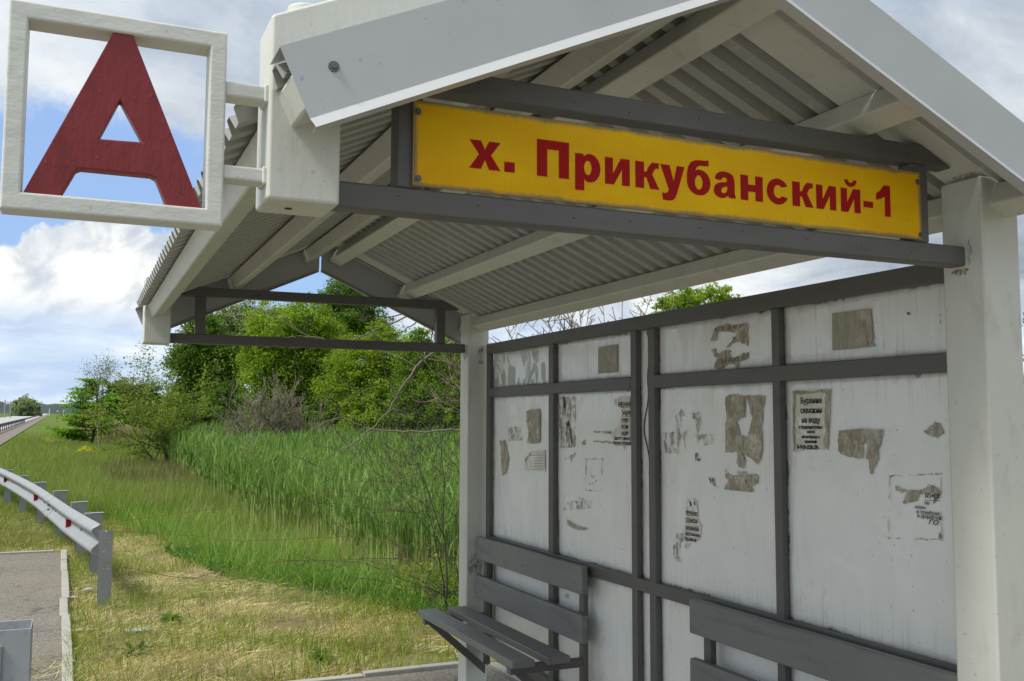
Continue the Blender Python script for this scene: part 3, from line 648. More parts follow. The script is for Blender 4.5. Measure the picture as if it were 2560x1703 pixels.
# ---- benches
def make_bench():
    b = empty('bench', (2.2, 5.28, G), 'far slatted wooden bench fixed to the back wall', 'bench', 'benches inside the shelter')
    y0, y1 = 4.540, 6.022
    for z0, z1 in ((-.897, -.752), (-1.146, -1.000)):
        mb = MB(); mb.box(2.425, 2.462, y0, y1, z0, z1); pl = mb.build('backrest_plank', M['grey_wood'], b, bevel=.007, segs=2)
        for yy in (y0+.09, (y0+y1)/2, y1-.09):
            mb = MB(); mb.tube((2.425, yy, z0+.055), (2.4225, yy, z0+.055), .009, .0075, 14, True); mb.build('bolt', M['grey_wood'], pl)
    for x0, x1, dy in ((2.030, 2.158, 0), (2.232, 2.362, .004)):
        mb = MB(); mb.box(x0, x1, y0+dy-.0, y1, -1.234, -1.196); mb.build('seat_plank', M['grey_wood'], b, bevel=.006)
    for yy in (y0+.055, y1-.10):
        mb = MB(); mb.box(2.463, XW-.0005, yy, yy+.05, ZB-.1, -.76); mb.build('upright', M['grey'], b, bevel=.004)
        mb = MB(); mb.box(2.045, 2.4625, yy, yy+.05, -1.276, -1.235); mb.build('seat_arm', M['grey'], b, bevel=.003)
        mb = MB(); mb.prism_y([(2.075, -1.277), (2.462, -1.62), (2.462, -1.56), (2.135, -1.277)], yy+.004, yy+.046); mb.build('brace', M['grey'], b, bevel=.003)
    return b
bench = make_bench()
def copy_tree(o, parent=None):
    c_ = o.copy(); COL.objects.link(c_)
    if parent is not None: c_.parent = parent; c_.matrix_parent_inverse = o.matrix_parent_inverse.copy()
    for chd in list(o.children): copy_tree(chd, c_)
    return c_
b2 = copy_tree(bench); b2.location.y += -2.452; b2['label'] = 'near slatted wooden bench beside the thick front post'

# ---- what is pasted on the wall
XN = XP-.0045
def wpt(u, v): return on(u/1.0861, v/1.0861, x=XN)      # full-size print coordinates on the panel plane
def rag(pts, n=6, amp=.004, seed=1):
    rnd = random.Random(seed); out = []
    for i in range(len(pts)):
        a, b = pts[i], pts[(i+1) % len(pts)]
        for k in range(n):
            t = k/n; y = a[0]+(b[0]-a[0])*t; z = a[1]+(b[1]-a[1])*t
            if amp: y += rnd.uniform(-amp, amp); z += rnd.uniform(-amp, amp)
            out.append((y, z))
    return out
def paper(label, polys, mat, name='torn_notice', amp=.004, n=6, group=None, cat='notice', parent=None, dx=0.0):
    """polys: outlines in full-size print coordinates; one thin sheet of paper"""
    bm = bmesh.new(); sd_ = abs(hash(round(polys[0][0][0]*3+polys[0][0][1]))) % 1000
    for ip_, pl in enumerate(polys):
        if mat is M['paper_brown'] and n == 6: n = 9; amp = max(amp, .004)
        pts = rag([(q.y, q.z) for q in (wpt(u, v) for u, v in pl)], n, amp, sd_)
        lf_ = random.Random(sd_); li_ = .0045 if mat in (M['paper_brown'],) and parent is None else .0003
        vs = [bm.verts.new((XN+.0005-dx-.0002*ip_-abs(lf_.gauss(0, .4))*li_, y, z)) for y, z in pts]
        f = bm.faces.new(vs); f.normal_update()
        if f.normal.x > 0: f.normal_flip()
    bmesh.ops.triangulate(bm, faces=bm.faces)
    me = bpy.data.meshes.new(name); bm.to_mesh(me); bm.free(); me.materials.append(mat)
    o = bpy.data.objects.new(name, me); COL.objects.link(o)
    if label: tag(o, label, cat, group)
    if parent is not None: o.parent = parent
    return o
def c5(x, y): return 1850+x/2.851, 600+y/2.851
def cm(x, y): return 1150+x/2.851, 600+y/2.851
def cb(x, y): return 1000+x/2.6, 1100+y/2.6
def cr(x, y): return 1700+x/2.6, 1100+y/2.6
def ce(x, y): return 1640+x/6.03, 1000+y/6.03
def ck(x, y): return 1740+x/7.125, 780+y/7.127
def cj(x, y): return 1400+x/5.6, 900+y/5.6
def P(f, *a): return [f(*q) for q in a]
def wtext(body, q, size, mat, par, **k):
    size *= .58; k['bold'] = k.get('bold', 0)*.75
    w_ = wpt(*q); return text(body, (XN-.0014-k.pop('dx', 0), w_.y, w_.z), size, 'x', mat, par, name='printed_text', **k)
n1 = paper('clean rectangular tan patch high on the second panel from the far post', [P(cm, (985, 765), (1122, 742), (1120, 942), (984, 953))], M['paper_tan'], amp=.0008)
n2 = paper('tan rectangle with a dark streak, high beside the front post', [P(c5, (655, 525), (930, 488), (948, 700), (935, 735), (955, 740), (955, 762), (658, 790))], M['paper_tan'], amp=.001)
paper(None, [P(c5, (862, 500), (905, 494), (912, 620), (925, 745), (890, 748), (872, 650))], M['paper_brown'], 'stain', parent=n2, dx=.0006)
n3 = paper('torn brown placard remains with ghost lettering, high on the middle panel', [P(ck, (330, 285), (400, 240), (520, 215), (640, 240), (760, 225), (900, 200), (945, 250), (935, 400), (930, 610), (860, 570), (760, 530), (650, 560), (600, 620), (545, 640), (560, 590), (640, 520), (720, 380), (520, 350), (400, 345), (370, 400), (380, 490), (330, 530), (265, 520), (280, 450), (310, 370)),
    P(ck, (275, 660), (350, 650), (350, 730), (385, 760), (460, 700), (560, 685), (640, 700), (590, 740), (640, 825), (760, 790), (850, 735), (940, 715), (935, 830), (830, 865), (740, 900), (765, 940), (725, 1000), (660, 925), (590, 920), (520, 960), (470, 1020), (360, 1030), (320, 990), (340, 900), (400, 820), (320, 800))], M['paper_brown'], amp=.003, n=3)
for t_, x0_, x1_, y_, s_ in (('8 918 111 47 97', 335, 850, 350, .036), ('бу', 660, 730, 505, .036), ('КУЩЕВСКИЙ', 365, 850, 912, .036)):
    wtext(t_, ck(x0_, y_), s_/.58*.62, M['ink_faded'], n3, bold=.0006, width=abs(wpt(*ck(x1_, y_)).y-wpt(*ck(x0_, y_)).y))
n4 = paper('narrow brown peeling strip high on the farthest tall panel', [P(cm, (475, 1220), (520, 1208), (570, 1205), (568, 1440), (530, 1455), (478, 1445), (490, 1380), (474, 1300))], M['paper_brown'], amp=.003)
n5 = paper('streaked sooty sheet with an arch shape beside the second upright', [P(cm, (705, 1130), (760, 1112), (822, 1120), (826, 1480), (715, 1484), (700, 1300))], M['paper_faint'], amp=.003)
paper(None, [P(cm, (735, 1120), (750, 1125), (752, 1200), (738, 1205))], M['paper_dark'], 'stain', parent=n5, dx=.0006)
paper(None, [P(cm, (755, 1300), (775, 1290), (790, 1350), (800, 1440), (790, 1445), (780, 1370), (770, 1320), (758, 1385), (750, 1385))], M['paper_dark'], 'stain', parent=n5, dx=.0006, amp=.002)
n6 = paper('ripped bold lettered advert tucked against the third upright', [P(cj, (745, 560), (830, 520), (978, 512), (978, 1190), (900, 1200), (895, 1270), (860, 1200), (770, 1200), (725, 1060), (740, 990), (835, 890), (860, 780), (850, 680), (820, 640), (765, 640))], M['paper_white'], amp=.003, n=4)
for t_, x_, y_, s_, w_ in (('РЕНИЕ', 822, 655, .052, .135), ('ЖИН', 868, 778, .055, .105), ('ЧУЮ', 862, 868, .042, .068), ('КОМ', 862, 958, .042, .068), ('НОЙ', 862, 1050, .040, .068), ('ДОСТ ЦЕНЫ', 765, 1115, .030, .155), ('КАЧЕСТВЕННО', 745, 1178, .030, .20)):
    wtext(t_, cj(x_, y_), s_, M['ink'], n6, bold=.0013, width=w_)
for x0_, x1_, y_ in ((838, 978, 664), (862, 978, 790), (862, 940, 882), (862, 940, 970), (862, 940, 1056), (762, 975, 1192)):
    paper(None, [P(cj, (x0_, y_-2), (x1_, y_-3), (x1_, y_+2), (x0_, y_+3))], M['ink'], 'printed_line', amp=0, n=1, parent=n6, dx=.0012)
n7 = paper('faint small lettered patch high on the farthest tall panel', [P(cm, (340, 1335), (440, 1325), (440, 1430), (345, 1435))], M['paper_faint'], amp=.002)
n8 = paper('dark ragged tear marks along the farthest wall upright', [P(cm, (285, 1435), (320, 1425), (350, 1560), (330, 1660), (300, 1680), (290, 1560))], M['paper_brown'], amp=.006)
n9 = paper('small lined grey slip with a folded corner above the far bench', [P(cb, (860, 75), (942, 68), (945, 205), (808, 195), (812, 130), (850, 90))], M['paper_white'], amp=.001)
for k_ in range(6):
    yy_ = 100+k_*18; paper(None, [P(cb, (852, yy_), (935, yy_-3), (935, yy_-1), (852, yy_+2))], M['ink_faded'], 'printed_line', amp=0, n=1, parent=n9, dx=.0008)
paper(None, [P(cb, (808, 130), (850, 72), (850, 95), (815, 155))], M['paper_brown'], 'folded_corner', amp=.001, parent=n9, dx=.001)
def outline(label, quad, wdt, mat, name='glue_outline', cat='notice trace'):
    polys = []
    for i in range(4):
        (a, b), (c_, d_) = quad[i], quad[(i+1) % 4]; L = math.hypot(c_-a, d_-b); nx, ny = -(d_-b)/L*wdt, (c_-a)/L*wdt
        polys.append([(a, b), (c_, d_), (c_+nx, d_+ny), (a+nx, b+ny)])
    return paper(label, polys, mat, name, amp=.003, n=8, cat=cat)
n10 = outline('tall thin brown outline of a vanished notice with a squiggle inside', P(cb, (1205, 122), (1318, 118), (1306, 336), (1204, 330)), 2.6, M['paper_faint'])
paper(None, [P(cb, (1218, 205), (1232, 200), (1270, 235), (1284, 262), (1270, 290), (1225, 292), (1226, 280), (1262, 275), (1268, 258), (1240, 235))], M['paper_faint'], 'stain', parent=n10, dx=.0006)
paper('brown dash with a smear, second panel beside the big tan sheet', [P(cj, (465, 1000), (540, 995), (610, 1010), (625, 995), (712, 998), (712, 1038), (610, 1030), (590, 1012), (465, 1018))], M['paper_brown'], 'glue_strip', amp=.002, cat='notice trace')
paper('thin wavy brown glue line under a thicker dash', [P(cj, (462, 1145), (490, 1130), (600, 1148), (650, 1132), (680, 1150), (725, 1145), (725, 1175), (690, 1172), (650, 1148), (600, 1160), (490, 1142))], M['paper_brown'], 'glue_strip', amp=.002, cat='notice trace')
paper('small brown triangular scrap left of the wavy glue line', [P(cj, (308, 1160), (355, 1108), (355, 1190), (315, 1185))], M['paper_brown'], 'paper_scrap', amp=.002, cat='notice trace')
paper('slanting faint scrape under the streaked sooty sheet', [P(cj, (60, 1370), (150, 1330), (225, 1300), (160, 1450), (130, 1370), (65, 1400))], M['paper_faint'], 'scrape', amp=.004, cat='notice trace')
paper('long pale grey smear above a curled brown sliver', [P(cb, (1130, 368), (1180, 372), (1248, 405), (1245, 450), (1060, 455), (1090, 400), (1190, 395))], M['paper_faint'], 'scrape', amp=.004, cat='notice trace')
paper('curled brown sliver of paper low on the second tall panel', [P(cb, (1088, 515), (1130, 545), (1228, 578), (1200, 588), (1130, 578), (1088, 550))], M['paper_brown'], 'paper_scrap', amp=.002, cat='notice trace')
paper('tiny grey smudge under the far bench top plank', [P(cb, (1072, 998), (1104, 1000), (1104, 1030), (1075, 1025))], M['paper_faint'], 'scrape', amp=.003, cat='notice trace')
n12 = paper('pale arched paper ghost on the middle tall panel', [P(ce, (290, 250), (380, 150), (440, 180), (480, 240), (400, 250), (370, 330), (400, 480), (470, 450), (450, 740), (430, 770), (400, 560), (350, 600), (330, 840), (300, 820), (300, 520)), P(ce, (500, 190), (640, 190), (670, 250), (665, 400), (640, 480), (620, 740), (590, 500), (600, 420), (560, 300))], M['paper_faint'], amp=.005, n=4)
paper('speckled grey stamp like smudge beside the pale arched ghost', [P(ce, (640, 540), (760, 520), (880, 510), (850, 660), (720, 690), (690, 600), (640, 605))], M['paper_faint'], 'smudge', amp=.005, cat='notice trace')
paper('faint speckled patch at the left of the pale arched ghost', [P(ce, (95, 500), (280, 480), (285, 800), (140, 800))], M['paper_faint'], 'smudge', amp=.005, cat='notice trace')
paper('black blotch between the arched ghost and the big torn sheet', [P(ce, (590, 800), (620, 800), (625, 870), (660, 890), (650, 920), (588, 918))], M['paper_dark'], 'scuff_mark', amp=.001, cat='scuff mark')
paper('black slanting scuff like an arrow on the middle tall panel', [P(ce, (850, 1165), (870, 1200), (870, 1250), (940, 1330), (880, 1300), (820, 1250), (780, 1150), (835, 1200))], M['paper_dark'], 'scuff_mark', amp=.002, cat='scuff mark')
n13 = paper('large brown torn sheet with a split down its middle', [P(cm, (1890, 1115), (1935, 1100), (2020, 1110), (2110, 1108), (2175, 1112), (2160, 1200), (2150, 1330), (2155, 1480), (2145, 1560), (2130, 1570), (2080, 1500), (2050, 1480), (2040, 1440), (2085, 1265), (2075, 1240), (2045, 1130), (2030, 1135), (2030, 1265), (1990, 1275), (1965, 1300), (1985, 1340), (1995, 1420), (1990, 1480), (1960, 1510), (1890, 1520), (1888, 1310), (1900, 1290)),
    P(ce, (1080, 660), (1200, 690), (1230, 800), (1215, 930), (1250, 1020), (1340, 1040), (1330, 860), (1300, 800), (1430, 870), (1540, 980), (1590, 780), (1590, 640), (1250, 520), (1270, 700), (1180, 560), (1080, 560)),
    P(ce, (1040, 1000), (1060, 1100), (1110, 1130), (1180, 1160), (1250, 1120), (1500, 1120), (1545, 1160), (1530, 1250), (1400, 1320), (1360, 1200), (1340, 1250), (1470, 1340), (1460, 1385), (1025, 1345), (1110, 1200), (1040, 1190))], M['paper_brown'], amp=.003, n=3)
wtext('РУС Н', ce(1190, 1235), .030, M['ink_faded'], n13, width=.075); wtext('(5-09', ce(1225, 1105), .026, M['ink_faded'], n13, width=.06)
n14 = paper('tall tan drilling advert with eight lines of black text', [P(c5, (375, 1072), (642, 1064), (630, 1500), (560, 1490), (380, 1512))], M['paper_white'], amp=.002)
paper(None, [P(c5, (378, 1075), (640, 1068), (638, 1092), (380, 1098))], M['paper_brown'], 'stain', parent=n14, dx=.0006); paper(None, [P(c5, (376, 1090), (400, 1092), (395, 1500), (380, 1505))], M['paper_brown'], 'stain', parent=n14, dx=.0007); paper(None, [P(c5, (608, 1090), (638, 1090), (630, 1490), (600, 1480))], M['paper_brown'], 'stain', parent=n14, dx=.0008)
for t_, x0_, x1_, y_, s_ in (('Бурение', 434, 586, 1166, .052), ('скважин', 432, 585, 1234, .050), ('на воду', 442, 574, 1302, .050), ('в труднодоступных', 422, 592, 1344, .028), ('местах', 478, 538, 1376, .026), ('качественно с', 442, 570, 1412, .026), ('гарантией', 460, 548, 1446, .026), ('8-918-328-29-', 408, 565, 1488, .036)):
    w_ = abs(wpt(*c5(x1_, y_)).y-wpt(*c5(x0_, y_)).y); wtext(t_, c5(x0_, y_), s_, M['ink'], n14, bold=.0012, width=w_)
n15 = paper('brown torn sheet with a long drip right of the drilling advert', [P(c5, (705, 1362), (850, 1350), (1015, 1352), (1010, 1440), (985, 1500), (990, 1560), (950, 1640), (948, 1668), (925, 1668), (925, 1600), (905, 1560), (905, 1450), (875, 1445), (875, 1560), (790, 1550), (720, 1530), (702, 1500))], M['paper_brown'], amp=.003, n=4)
paper('round brown smudge with a dark dot close to the front post', [P(c5, (1350, 1330), (1400, 1295), (1440, 1320), (1452, 1370), (1410, 1410), (1340, 1385), (1315, 1370))], M['paper_brown'], 'smudge', amp=.004, cat='notice trace')
n17 = outline('square outline of a notice with serif text beside the front post', P(cr, (1362, 232), (1700, 215), (1705, 655), (1350, 640)), 3.0, M['paper_faint'])
paper(None, [P(cr, (1400, 300), (1480, 330), (1560, 330), (1620, 290), (1700, 325), (1695, 350), (1650, 410), (1640, 345), (1560, 350), (1540, 400), (1450, 410), (1470, 345), (1400, 330))], M['paper_brown'], 'stain', parent=n17, dx=.0006, amp=.004)
for t_, x0_, x1_, y_, s_, sh_ in (('ЯЖ7', 1592, 1690, 375, .036, 0), ('ов', 1590, 1620, 418, .026, 0), ('ключ', 1528, 1598, 444, .026, 0), ('е требует', 1536, 1692, 476, .028, 0), ('в дорогой', 1543, 1700, 502, .028, 0), ('ГО', 1617, 1683, 546, .036, .3), ('а', 1682, 1700, 638, .048, 0)):
    w_ = abs(wpt(*cr(x1_, y_)).y-wpt(*cr(x0_, y_)).y); wtext(t_, cr(x0_, y_), s_, M['ink'] if s_ > .03 else M['ink_faded'], n17, bold=.0006, width=w_, shear=sh_)
paper(None, [P(cr, (1588, 391), (1690, 393), (1690, 396), (1588, 394))], M['ink'], 'printed_line', amp=0, n=1, parent=n17, dx=.0008)
n18 = paper('narrow ragged slip with underlined black words low on the middle panel', [P(cr, (42, 390), (75, 375), (110, 400), (115, 520), (140, 560), (130, 640), (100, 660), (30, 640), (20, 600), (40, 500))], M['paper_white'], amp=.003)
for t_, x0_, x1_, y_, s_ in (('ВРУЧНУЮ', 40, 114, 484, .040), ('СТАНКОМ', 38, 115, 530, .040), ('МАШИНОЙ', 38, 122, 580, .038), ('ДОСТУПНЫЕ ЦЕНЫ', 36, 130, 614, .026), ('918-483-8', 30, 106, 650, .036)):
    w_ = abs(wpt(*cr(x1_, y_)).y-wpt(*cr(x0_, y_)).y); wtext(t_, cr(x0_, y_), s_, M['ink'], n18, bold=.0008, width=w_)
    paper(None, [P(cr, (x0_, y_+4), (x1_, y_+6), (x1_, y_+9), (x0_, y_+7))], M['ink'], 'printed_line', amp=0, n=1, parent=n18, dx=.0012)
paper(None, [P(cr, (55, 390), (72, 400), (80, 430), (62, 435)), P(cr, (90, 395), (100, 398), (100, 425), (92, 425))], M['paper_dark'], 'stain', parent=n18, dx=.001, amp=.001)
n19 = paper('grey shredded strips hanging below the underlined slip', [P(cb, (1800, 605), (1855, 600), (1845, 640), (1820, 700), (1835, 790), (1778, 790), (1775, 700)), P(cb, (1855, 660), (1900, 670), (1870, 710), (1850, 700))], M['paper_faint'], amp=.004)
paper('short black vertical scratch high beside the front post', [P(c5, (1424, 530), (1433, 532), (1433, 596), (1425, 594))], M['paper_dark'], 'scuff_mark', amp=.0006, cat='scuff mark')
paper('black spot below the top rail beside the front post', [P(c5, (1188, 515), (1210, 515), (1205, 535), (1190, 532))], M['ink_faded'], 'scuff_mark', amp=.001, cat='scuff mark')

# ------------------------------------------------------------------ guardrail, steel post, wires
KS = 1.0545
gp = [(.28*KS, 9.63*KS), (.233*KS, 11.53*KS), (.091*KS, 13.13*KS), (-.147*KS, 15.18*KS), (-.463*KS, 17.04*KS), (-.795*KS, 18.83*KS), (-1.148*KS, 20.81*KS), (-1.62, 24.0), (-2.2, 26.2), (-2.9, 28.4)]
gr = empty('guardrail', (gp[0][0], gp[0][1], G), 'curved galvanized guardrail with red reflectors beside the grass', 'guardrail')
RC = G+.575
def catmull(pts, n=8):
    out = []
    P_ = [pts[0]]+list(pts)+[pts[-1]]
    for i in range(1, len(P_)-2):
        p0, p1, p2, p3 = map(np.array, P_[i-1:i+3])
        for k in range(n):
            t = k/n; out.append(.5*((2*p1)+(-p0+p2)*t+(2*p0-5*p1+4*p2-p3)*t*t+(-p0+3*p1-3*p2+p3)*t**3))
    out.append(np.array(P_[-2])); return out
path_ = catmull([np.array(p) for p in gp], 10)
# the beam runs on the road side of the posts
rp = []; rcv = [(250, 1352), (181.6, 1307.6), (97.7, 1246), (20, 1205.7)]
ctl = [(lambda q: (q.x, q.y))(on(u/1.0861, v/1.0861, z=RC)) for u, v in rcv]+[(gp[k_][0]-.13, gp[k_][1]) for k_ in (7, 8, 9)]
def dense(pts, step=.19):
    f = catmull([np.array(p) for p in pts], 30); out = [f[0]]; acc = 0
    for i in range(1, len(f)):
        acc += np.linalg.norm(f[i]-f[i-1])
        if acc >= step: out.append(f[i]); acc = 0
    return out
rail_ = dense(ctl)
for i, p in enumerate(rail_):
    d = rail_[min(i+1, len(rail_)-1)]-rail_[max(i-1, 0)]; d /= np.linalg.norm(d); rp.append((p, np.array([-d[1], d[0]]), d))
def rail_near(x, y): return min(range(len(rp)), key=lambda i: (rp[i][0][0]-x)**2+(rp[i][0][1]-y)**2)
prof = [(0, .158), (.012, .148), (.07, .118), (.078, .095), (.07, .072), (.012, .022), (.006, 0), (.012, -.022), (.07, -.072), (.078, -.095), (.07, -.118), (.012, -.148), (0, -.158)]
vs = []; nprof = len(prof)
for (q, nn, d) in rp:
    for (a, b) in prof: vs.append((q[0]+nn[0]*a, q[1]+nn[1]*a, RC+b+(gz(0, q[1])-G)))
mb = MB(); mb.add(vs, [(j*nprof+i, (j+1)*nprof+i, (j+1)*nprof+i+1, j*nprof+i+1) for j in range(len(rp)-1) for i in range(nprof-1)])
beam = mb.build('rail_beam', M['steel'], gr, smooth=True); sd_ = beam.modifiers.new('thickness', 'SOLIDIFY'); sd_.thickness = .004; sd_.offset = 0
for j0 in (16, 37, 58):
    vs = []; seg_ = rp[j0:j0+3]
    for (q, nn, d) in seg_:
        for (a, b) in prof: vs.append((q[0]+nn[0]*(a+.006), q[1]+nn[1]*(a+.006), RC+b*1.01+(gz(0, q[1])-G)))
    mb = MB(); mb.add(vs, [(j*nprof+i, (j+1)*nprof+i, (j+1)*nprof+i+1, j*nprof+i+1) for j in range(len(seg_)-1) for i in range(nprof-1)])
    sp_ = mb.build('splice', M['steel'], gr, smooth=True); sd_ = sp_.modifiers.new('thickness', 'SOLIDIFY'); sd_.thickness = .004; sd_.offset = 0
    q, nn, d = rp[j0+1]
    for hz_ in (.13, .05, -.05, -.13):
        mb = MB(); o_ = Vector((q[0]+nn[0]*.03, q[1]+nn[1]*.03, RC+hz_*.55+(gz(0, q[1])-G))); mb.tube(o_, o_+Vector((nn[0], nn[1], 0))*.03, .012, .010, 8, True); mb.build('bolt', M['bolt'], gr)
for i, (x, y) in enumerate(gp):
    k = rail_near(x, y); d = rp[k][2]; nn = rp[k][1]; ang = math.atan2(d[0], d[1]); zb_ = gz(x, y)-.3; top = gz(x, y)+.685
    c_, s_ = math.cos(-ang), math.sin(-ang)
    def tr(px_, py_, z): return (x+px_*c_-py_*s_, y+px_*s_+py_*c_, z)
    # channel-shaped post: web across, flanges along the rail
    ring = [(-.055, -.05), (.055, -.05), (.055, -.044), (.004, -.044), (.004, .044), (.055, .044), (.055, .05), (-.055, .05), (-.055, .044), (-.004, .044), (-.004, -.044), (-.055, -.044)]
    mb = MB(); n = len(ring); vs = [tr(a, b, zb_) for a, b in ring]+[tr(a, b, top) for a, b in ring]
    mb.add(vs, [tuple(range(n-1, -1, -1)), tuple(range(n, 2*n))]+[(a, (a+1) % n, (a+1) % n+n, a+n) for a in range(n)]); po = mb.build('post', M['steel'], gr)
    if i == 0:
        for zz in (.62, .585, .50, .40, .34):
            for px_ in (-.022, .024): 
                if random.random() < .75: mb = MB(); q0 = Vector(tr(px_, -.0502, gz(x, y)+zz)); q1 = Vector(tr(px_, -.0515, gz(x, y)+zz)); mb.tube(q0, q1, .008, .008, 10, True); mb.build('bolt_hole', M['paper_tan'], po)
    else:
        mb = MB(); vs = [tr(a, b, z) for z in (top-.21, top+.004) for a, b in ((-.128, -.04), (-.0555, -.04), (-.0555, .04), (-.128, .04))]
        mb.add(vs, [(3, 2, 1, 0), (4, 5, 6, 7), (0, 1, 5, 4), (1, 2, 6, 5), (2, 3, 7, 6), (3, 0, 4, 7)]); mb.build('spacer', M['steel'], gr, bevel=.003)
        mb = MB(); vs = [tr(a, b, z) for z in (top+.0005, top+.006) for a, b in ((-.0545, -.055), (.075, -.055), (.075, .055), (-.0545, .055))]
        mb.add(vs, [(3, 2, 1, 0), (4, 5, 6, 7), (0, 1, 5, 4), (1, 2, 6, 5), (2, 3, 7, 6), (3, 0, 4, 7)]); mb.build('post_cap', M['steel'], po)
M['refl'] = mat_plain('red_reflector', (.42, .012, .012), .3, 0, .2, 200)
for u_, v_ in rcv[1:]:
    qq = on(u_/1.0861, v_/1.0861, z=RC); q, nn, d = rp[rail_near(qq.x, qq.y)]; mb = MB(); z = RC+(gz(0, q[1])-G); o_ = Vector((q[0]+nn[0]*.016, q[1]+nn[1]*.016, z)); D_ = Vector((d[0], d[1], 0)); N_ = Vector((nn[0], nn[1], 0)); U_ = Vector((0, 0, 1))
    a = [o_-U_*.035, o_-U_*.05+N_*.06-D_*.035, o_+U_*.05+N_*.06-D_*.035, o_+U_*.035]; b = [v+D_*.005 for v in a]
    mb.add(a+b, [(0, 1, 2, 3), (7, 6, 5, 4), (0, 4, 5, 1), (1, 5, 6, 2), (2, 6, 7, 3), (3, 7, 4, 0)]); rf = mb.build('reflector', M['refl'], gr)
    mb = MB(); a = [v+D_*.0055 for v in a]; b = [v+D_*.004 for v in a]; mb.add(a+b, [(0, 1, 2, 3), (7, 6, 5, 4), (0, 4, 5, 1), (1, 5, 6, 2), (2, 6, 7, 3), (3, 7, 4, 0)]); mb.build('reflector_back', M['dark_steel'], rf)
for j in range(5, 100, 5):
    if j >= len(rp): break
    q, nn, d = rp[j]; z = RC+(gz(0, q[1])-G); mb = MB(); o_ = Vector((q[0]+nn[0]*.008, q[1]+nn[1]*.008, z)); mb.tube(o_, o_+Vector((nn[0], nn[1], 0))*.012, .014, .011, 8, True); mb.build('bolt', M['bolt'], gr)

sp = empty('steel_terminal_post', (-.33, 5.7, G), 'open topped galvanized box post with rust flecks at the path edge', 'post')
zt = -1.055; x1, x0, y0, y1 = -.172, -.50, 5.60, 5.855
mb = MB(); t = .005
ring = [(x0, y0), (x1, y0), (x1, y1), (x0, y1), (x0, y1-t), (x1-t, y1-t), (x1-t, y0+t), (x0, y0+t)]; n = 8
mb.add([(a, b, G+.001) for a, b in ring]+[(a, b, zt) for a, b in ring], [(0, 1, 6, 7), (1, 2, 5, 6), (2, 3, 4, 5)][0:0]+[(8, 9, 14, 15), (9, 10, 13, 14), (10, 11, 12, 13)]+[(a, (a+1) % n, (a+1) % n+n, a+n) for a in range(n)])
mb.build('box_section', M['steel_rust'], sp, bevel=.002, segs=1)
mb = MB(); mb.box(-.52, -.2995, 5.585, 5.5985, G+.12, zt-.075); mb.build('face_plate', M['steel'], sp, bevel=.002, segs=1)

def wobble(pts, n, amp, seed):
    rnd = random.Random(seed); out = []
    c_ = catmull([np.array(p) for p in pts], n)
    return [Vector(tuple(p))+Vector((rnd.uniform(-amp, amp), rnd.uniform(-amp, amp), rnd.uniform(-amp, amp))) for p in c_]
def pixpath(pts): # (u, v, distance along +Y), full-size print coordinates
    return [tuple(on(u/1.0861, v/1.0861, y=Y)) for u, v, Y in pts]
wires = [('uppermost rusty wire running from the guardrail end into the thorn bush', [(262, 1312, 10.1), (386, 1291, 9.9), (551, 1271, 9.6), (717, 1247, 9.3), (897, 1220, 9.0), (1000, 1197, 8.8), (1180, 1145, 8.5)]),
         ('middle rusty wire running from the guardrail end into the thorn bush', [(270, 1327, 10.1), (475, 1338, 9.8), (605, 1352, 9.5), (874, 1343, 9.1), (1000, 1362, 8.9), (1190, 1378, 8.5)]),
         ('lowest rusty wire tied under the guardrail end and sagging in the grass', [(240, 1390, 10.0), (287, 1412, 9.9), (462, 1446, 9.6), (551, 1428, 9.5), (717, 1404, 9.2), (1000, 1396, 8.8), (1190, 1390, 8.5)])]
for i, (lb, pts) in enumerate(wires):
    pp = wobble(pixpath(pts), 9, .006, i); mb = MB(); mb.path(pp, .0032, 4); rnd = random.Random(i)
    for q in pp[::4]:
        dr = Vector((rnd.uniform(-1, 1), rnd.uniform(-1, 1), rnd.uniform(-1, 1))).normalized()*.02; mb.tube(q-dr, q+dr, .0016, .001, 3)
    tag(mb.build('rusty_wire', M['rust']), lb, 'wire', 'rusty wires from the guardrail')

# ------------------------------------------------------------------ vegetation helpers
def fast_mesh(name, V, F, mat, col=None, parent=None, quads=True):
    me = bpy.data.meshes.new(name); nv = len(V); nf = len(F); k = F.shape[1]
    me.vertices.add(nv); me.vertices.foreach_set('co', V.astype(np.float32).reshape(-1))
    me.loops.add(nf*k); me.loops.foreach_set('vertex_index', F.astype(np.int32).reshape(-1))
    me.polygons.add(nf); me.polygons.foreach_set('loop_start', np.arange(0, nf*k, k, dtype=np.int32)); me.polygons.foreach_set('loop_total', np.full(nf, k, np.int32))
    me.update(calc_edges=True)
    if col is not None:
        ca = me.color_attributes.new('Col', 'FLOAT_COLOR', 'POINT'); c4 = np.ones((nv, 4), np.float32); c4[:, :3] = col; ca.data.foreach_set('color', c4.reshape(-1))
    me.materials.append(mat); o = bpy.data.objects.new(name, me); COL.objects.link(o)
    if parent is not None:
        o.parent = parent
        if parent.type == 'EMPTY': o.matrix_parent_inverse = Matrix.Translation(parent.location).inverted()
    return o
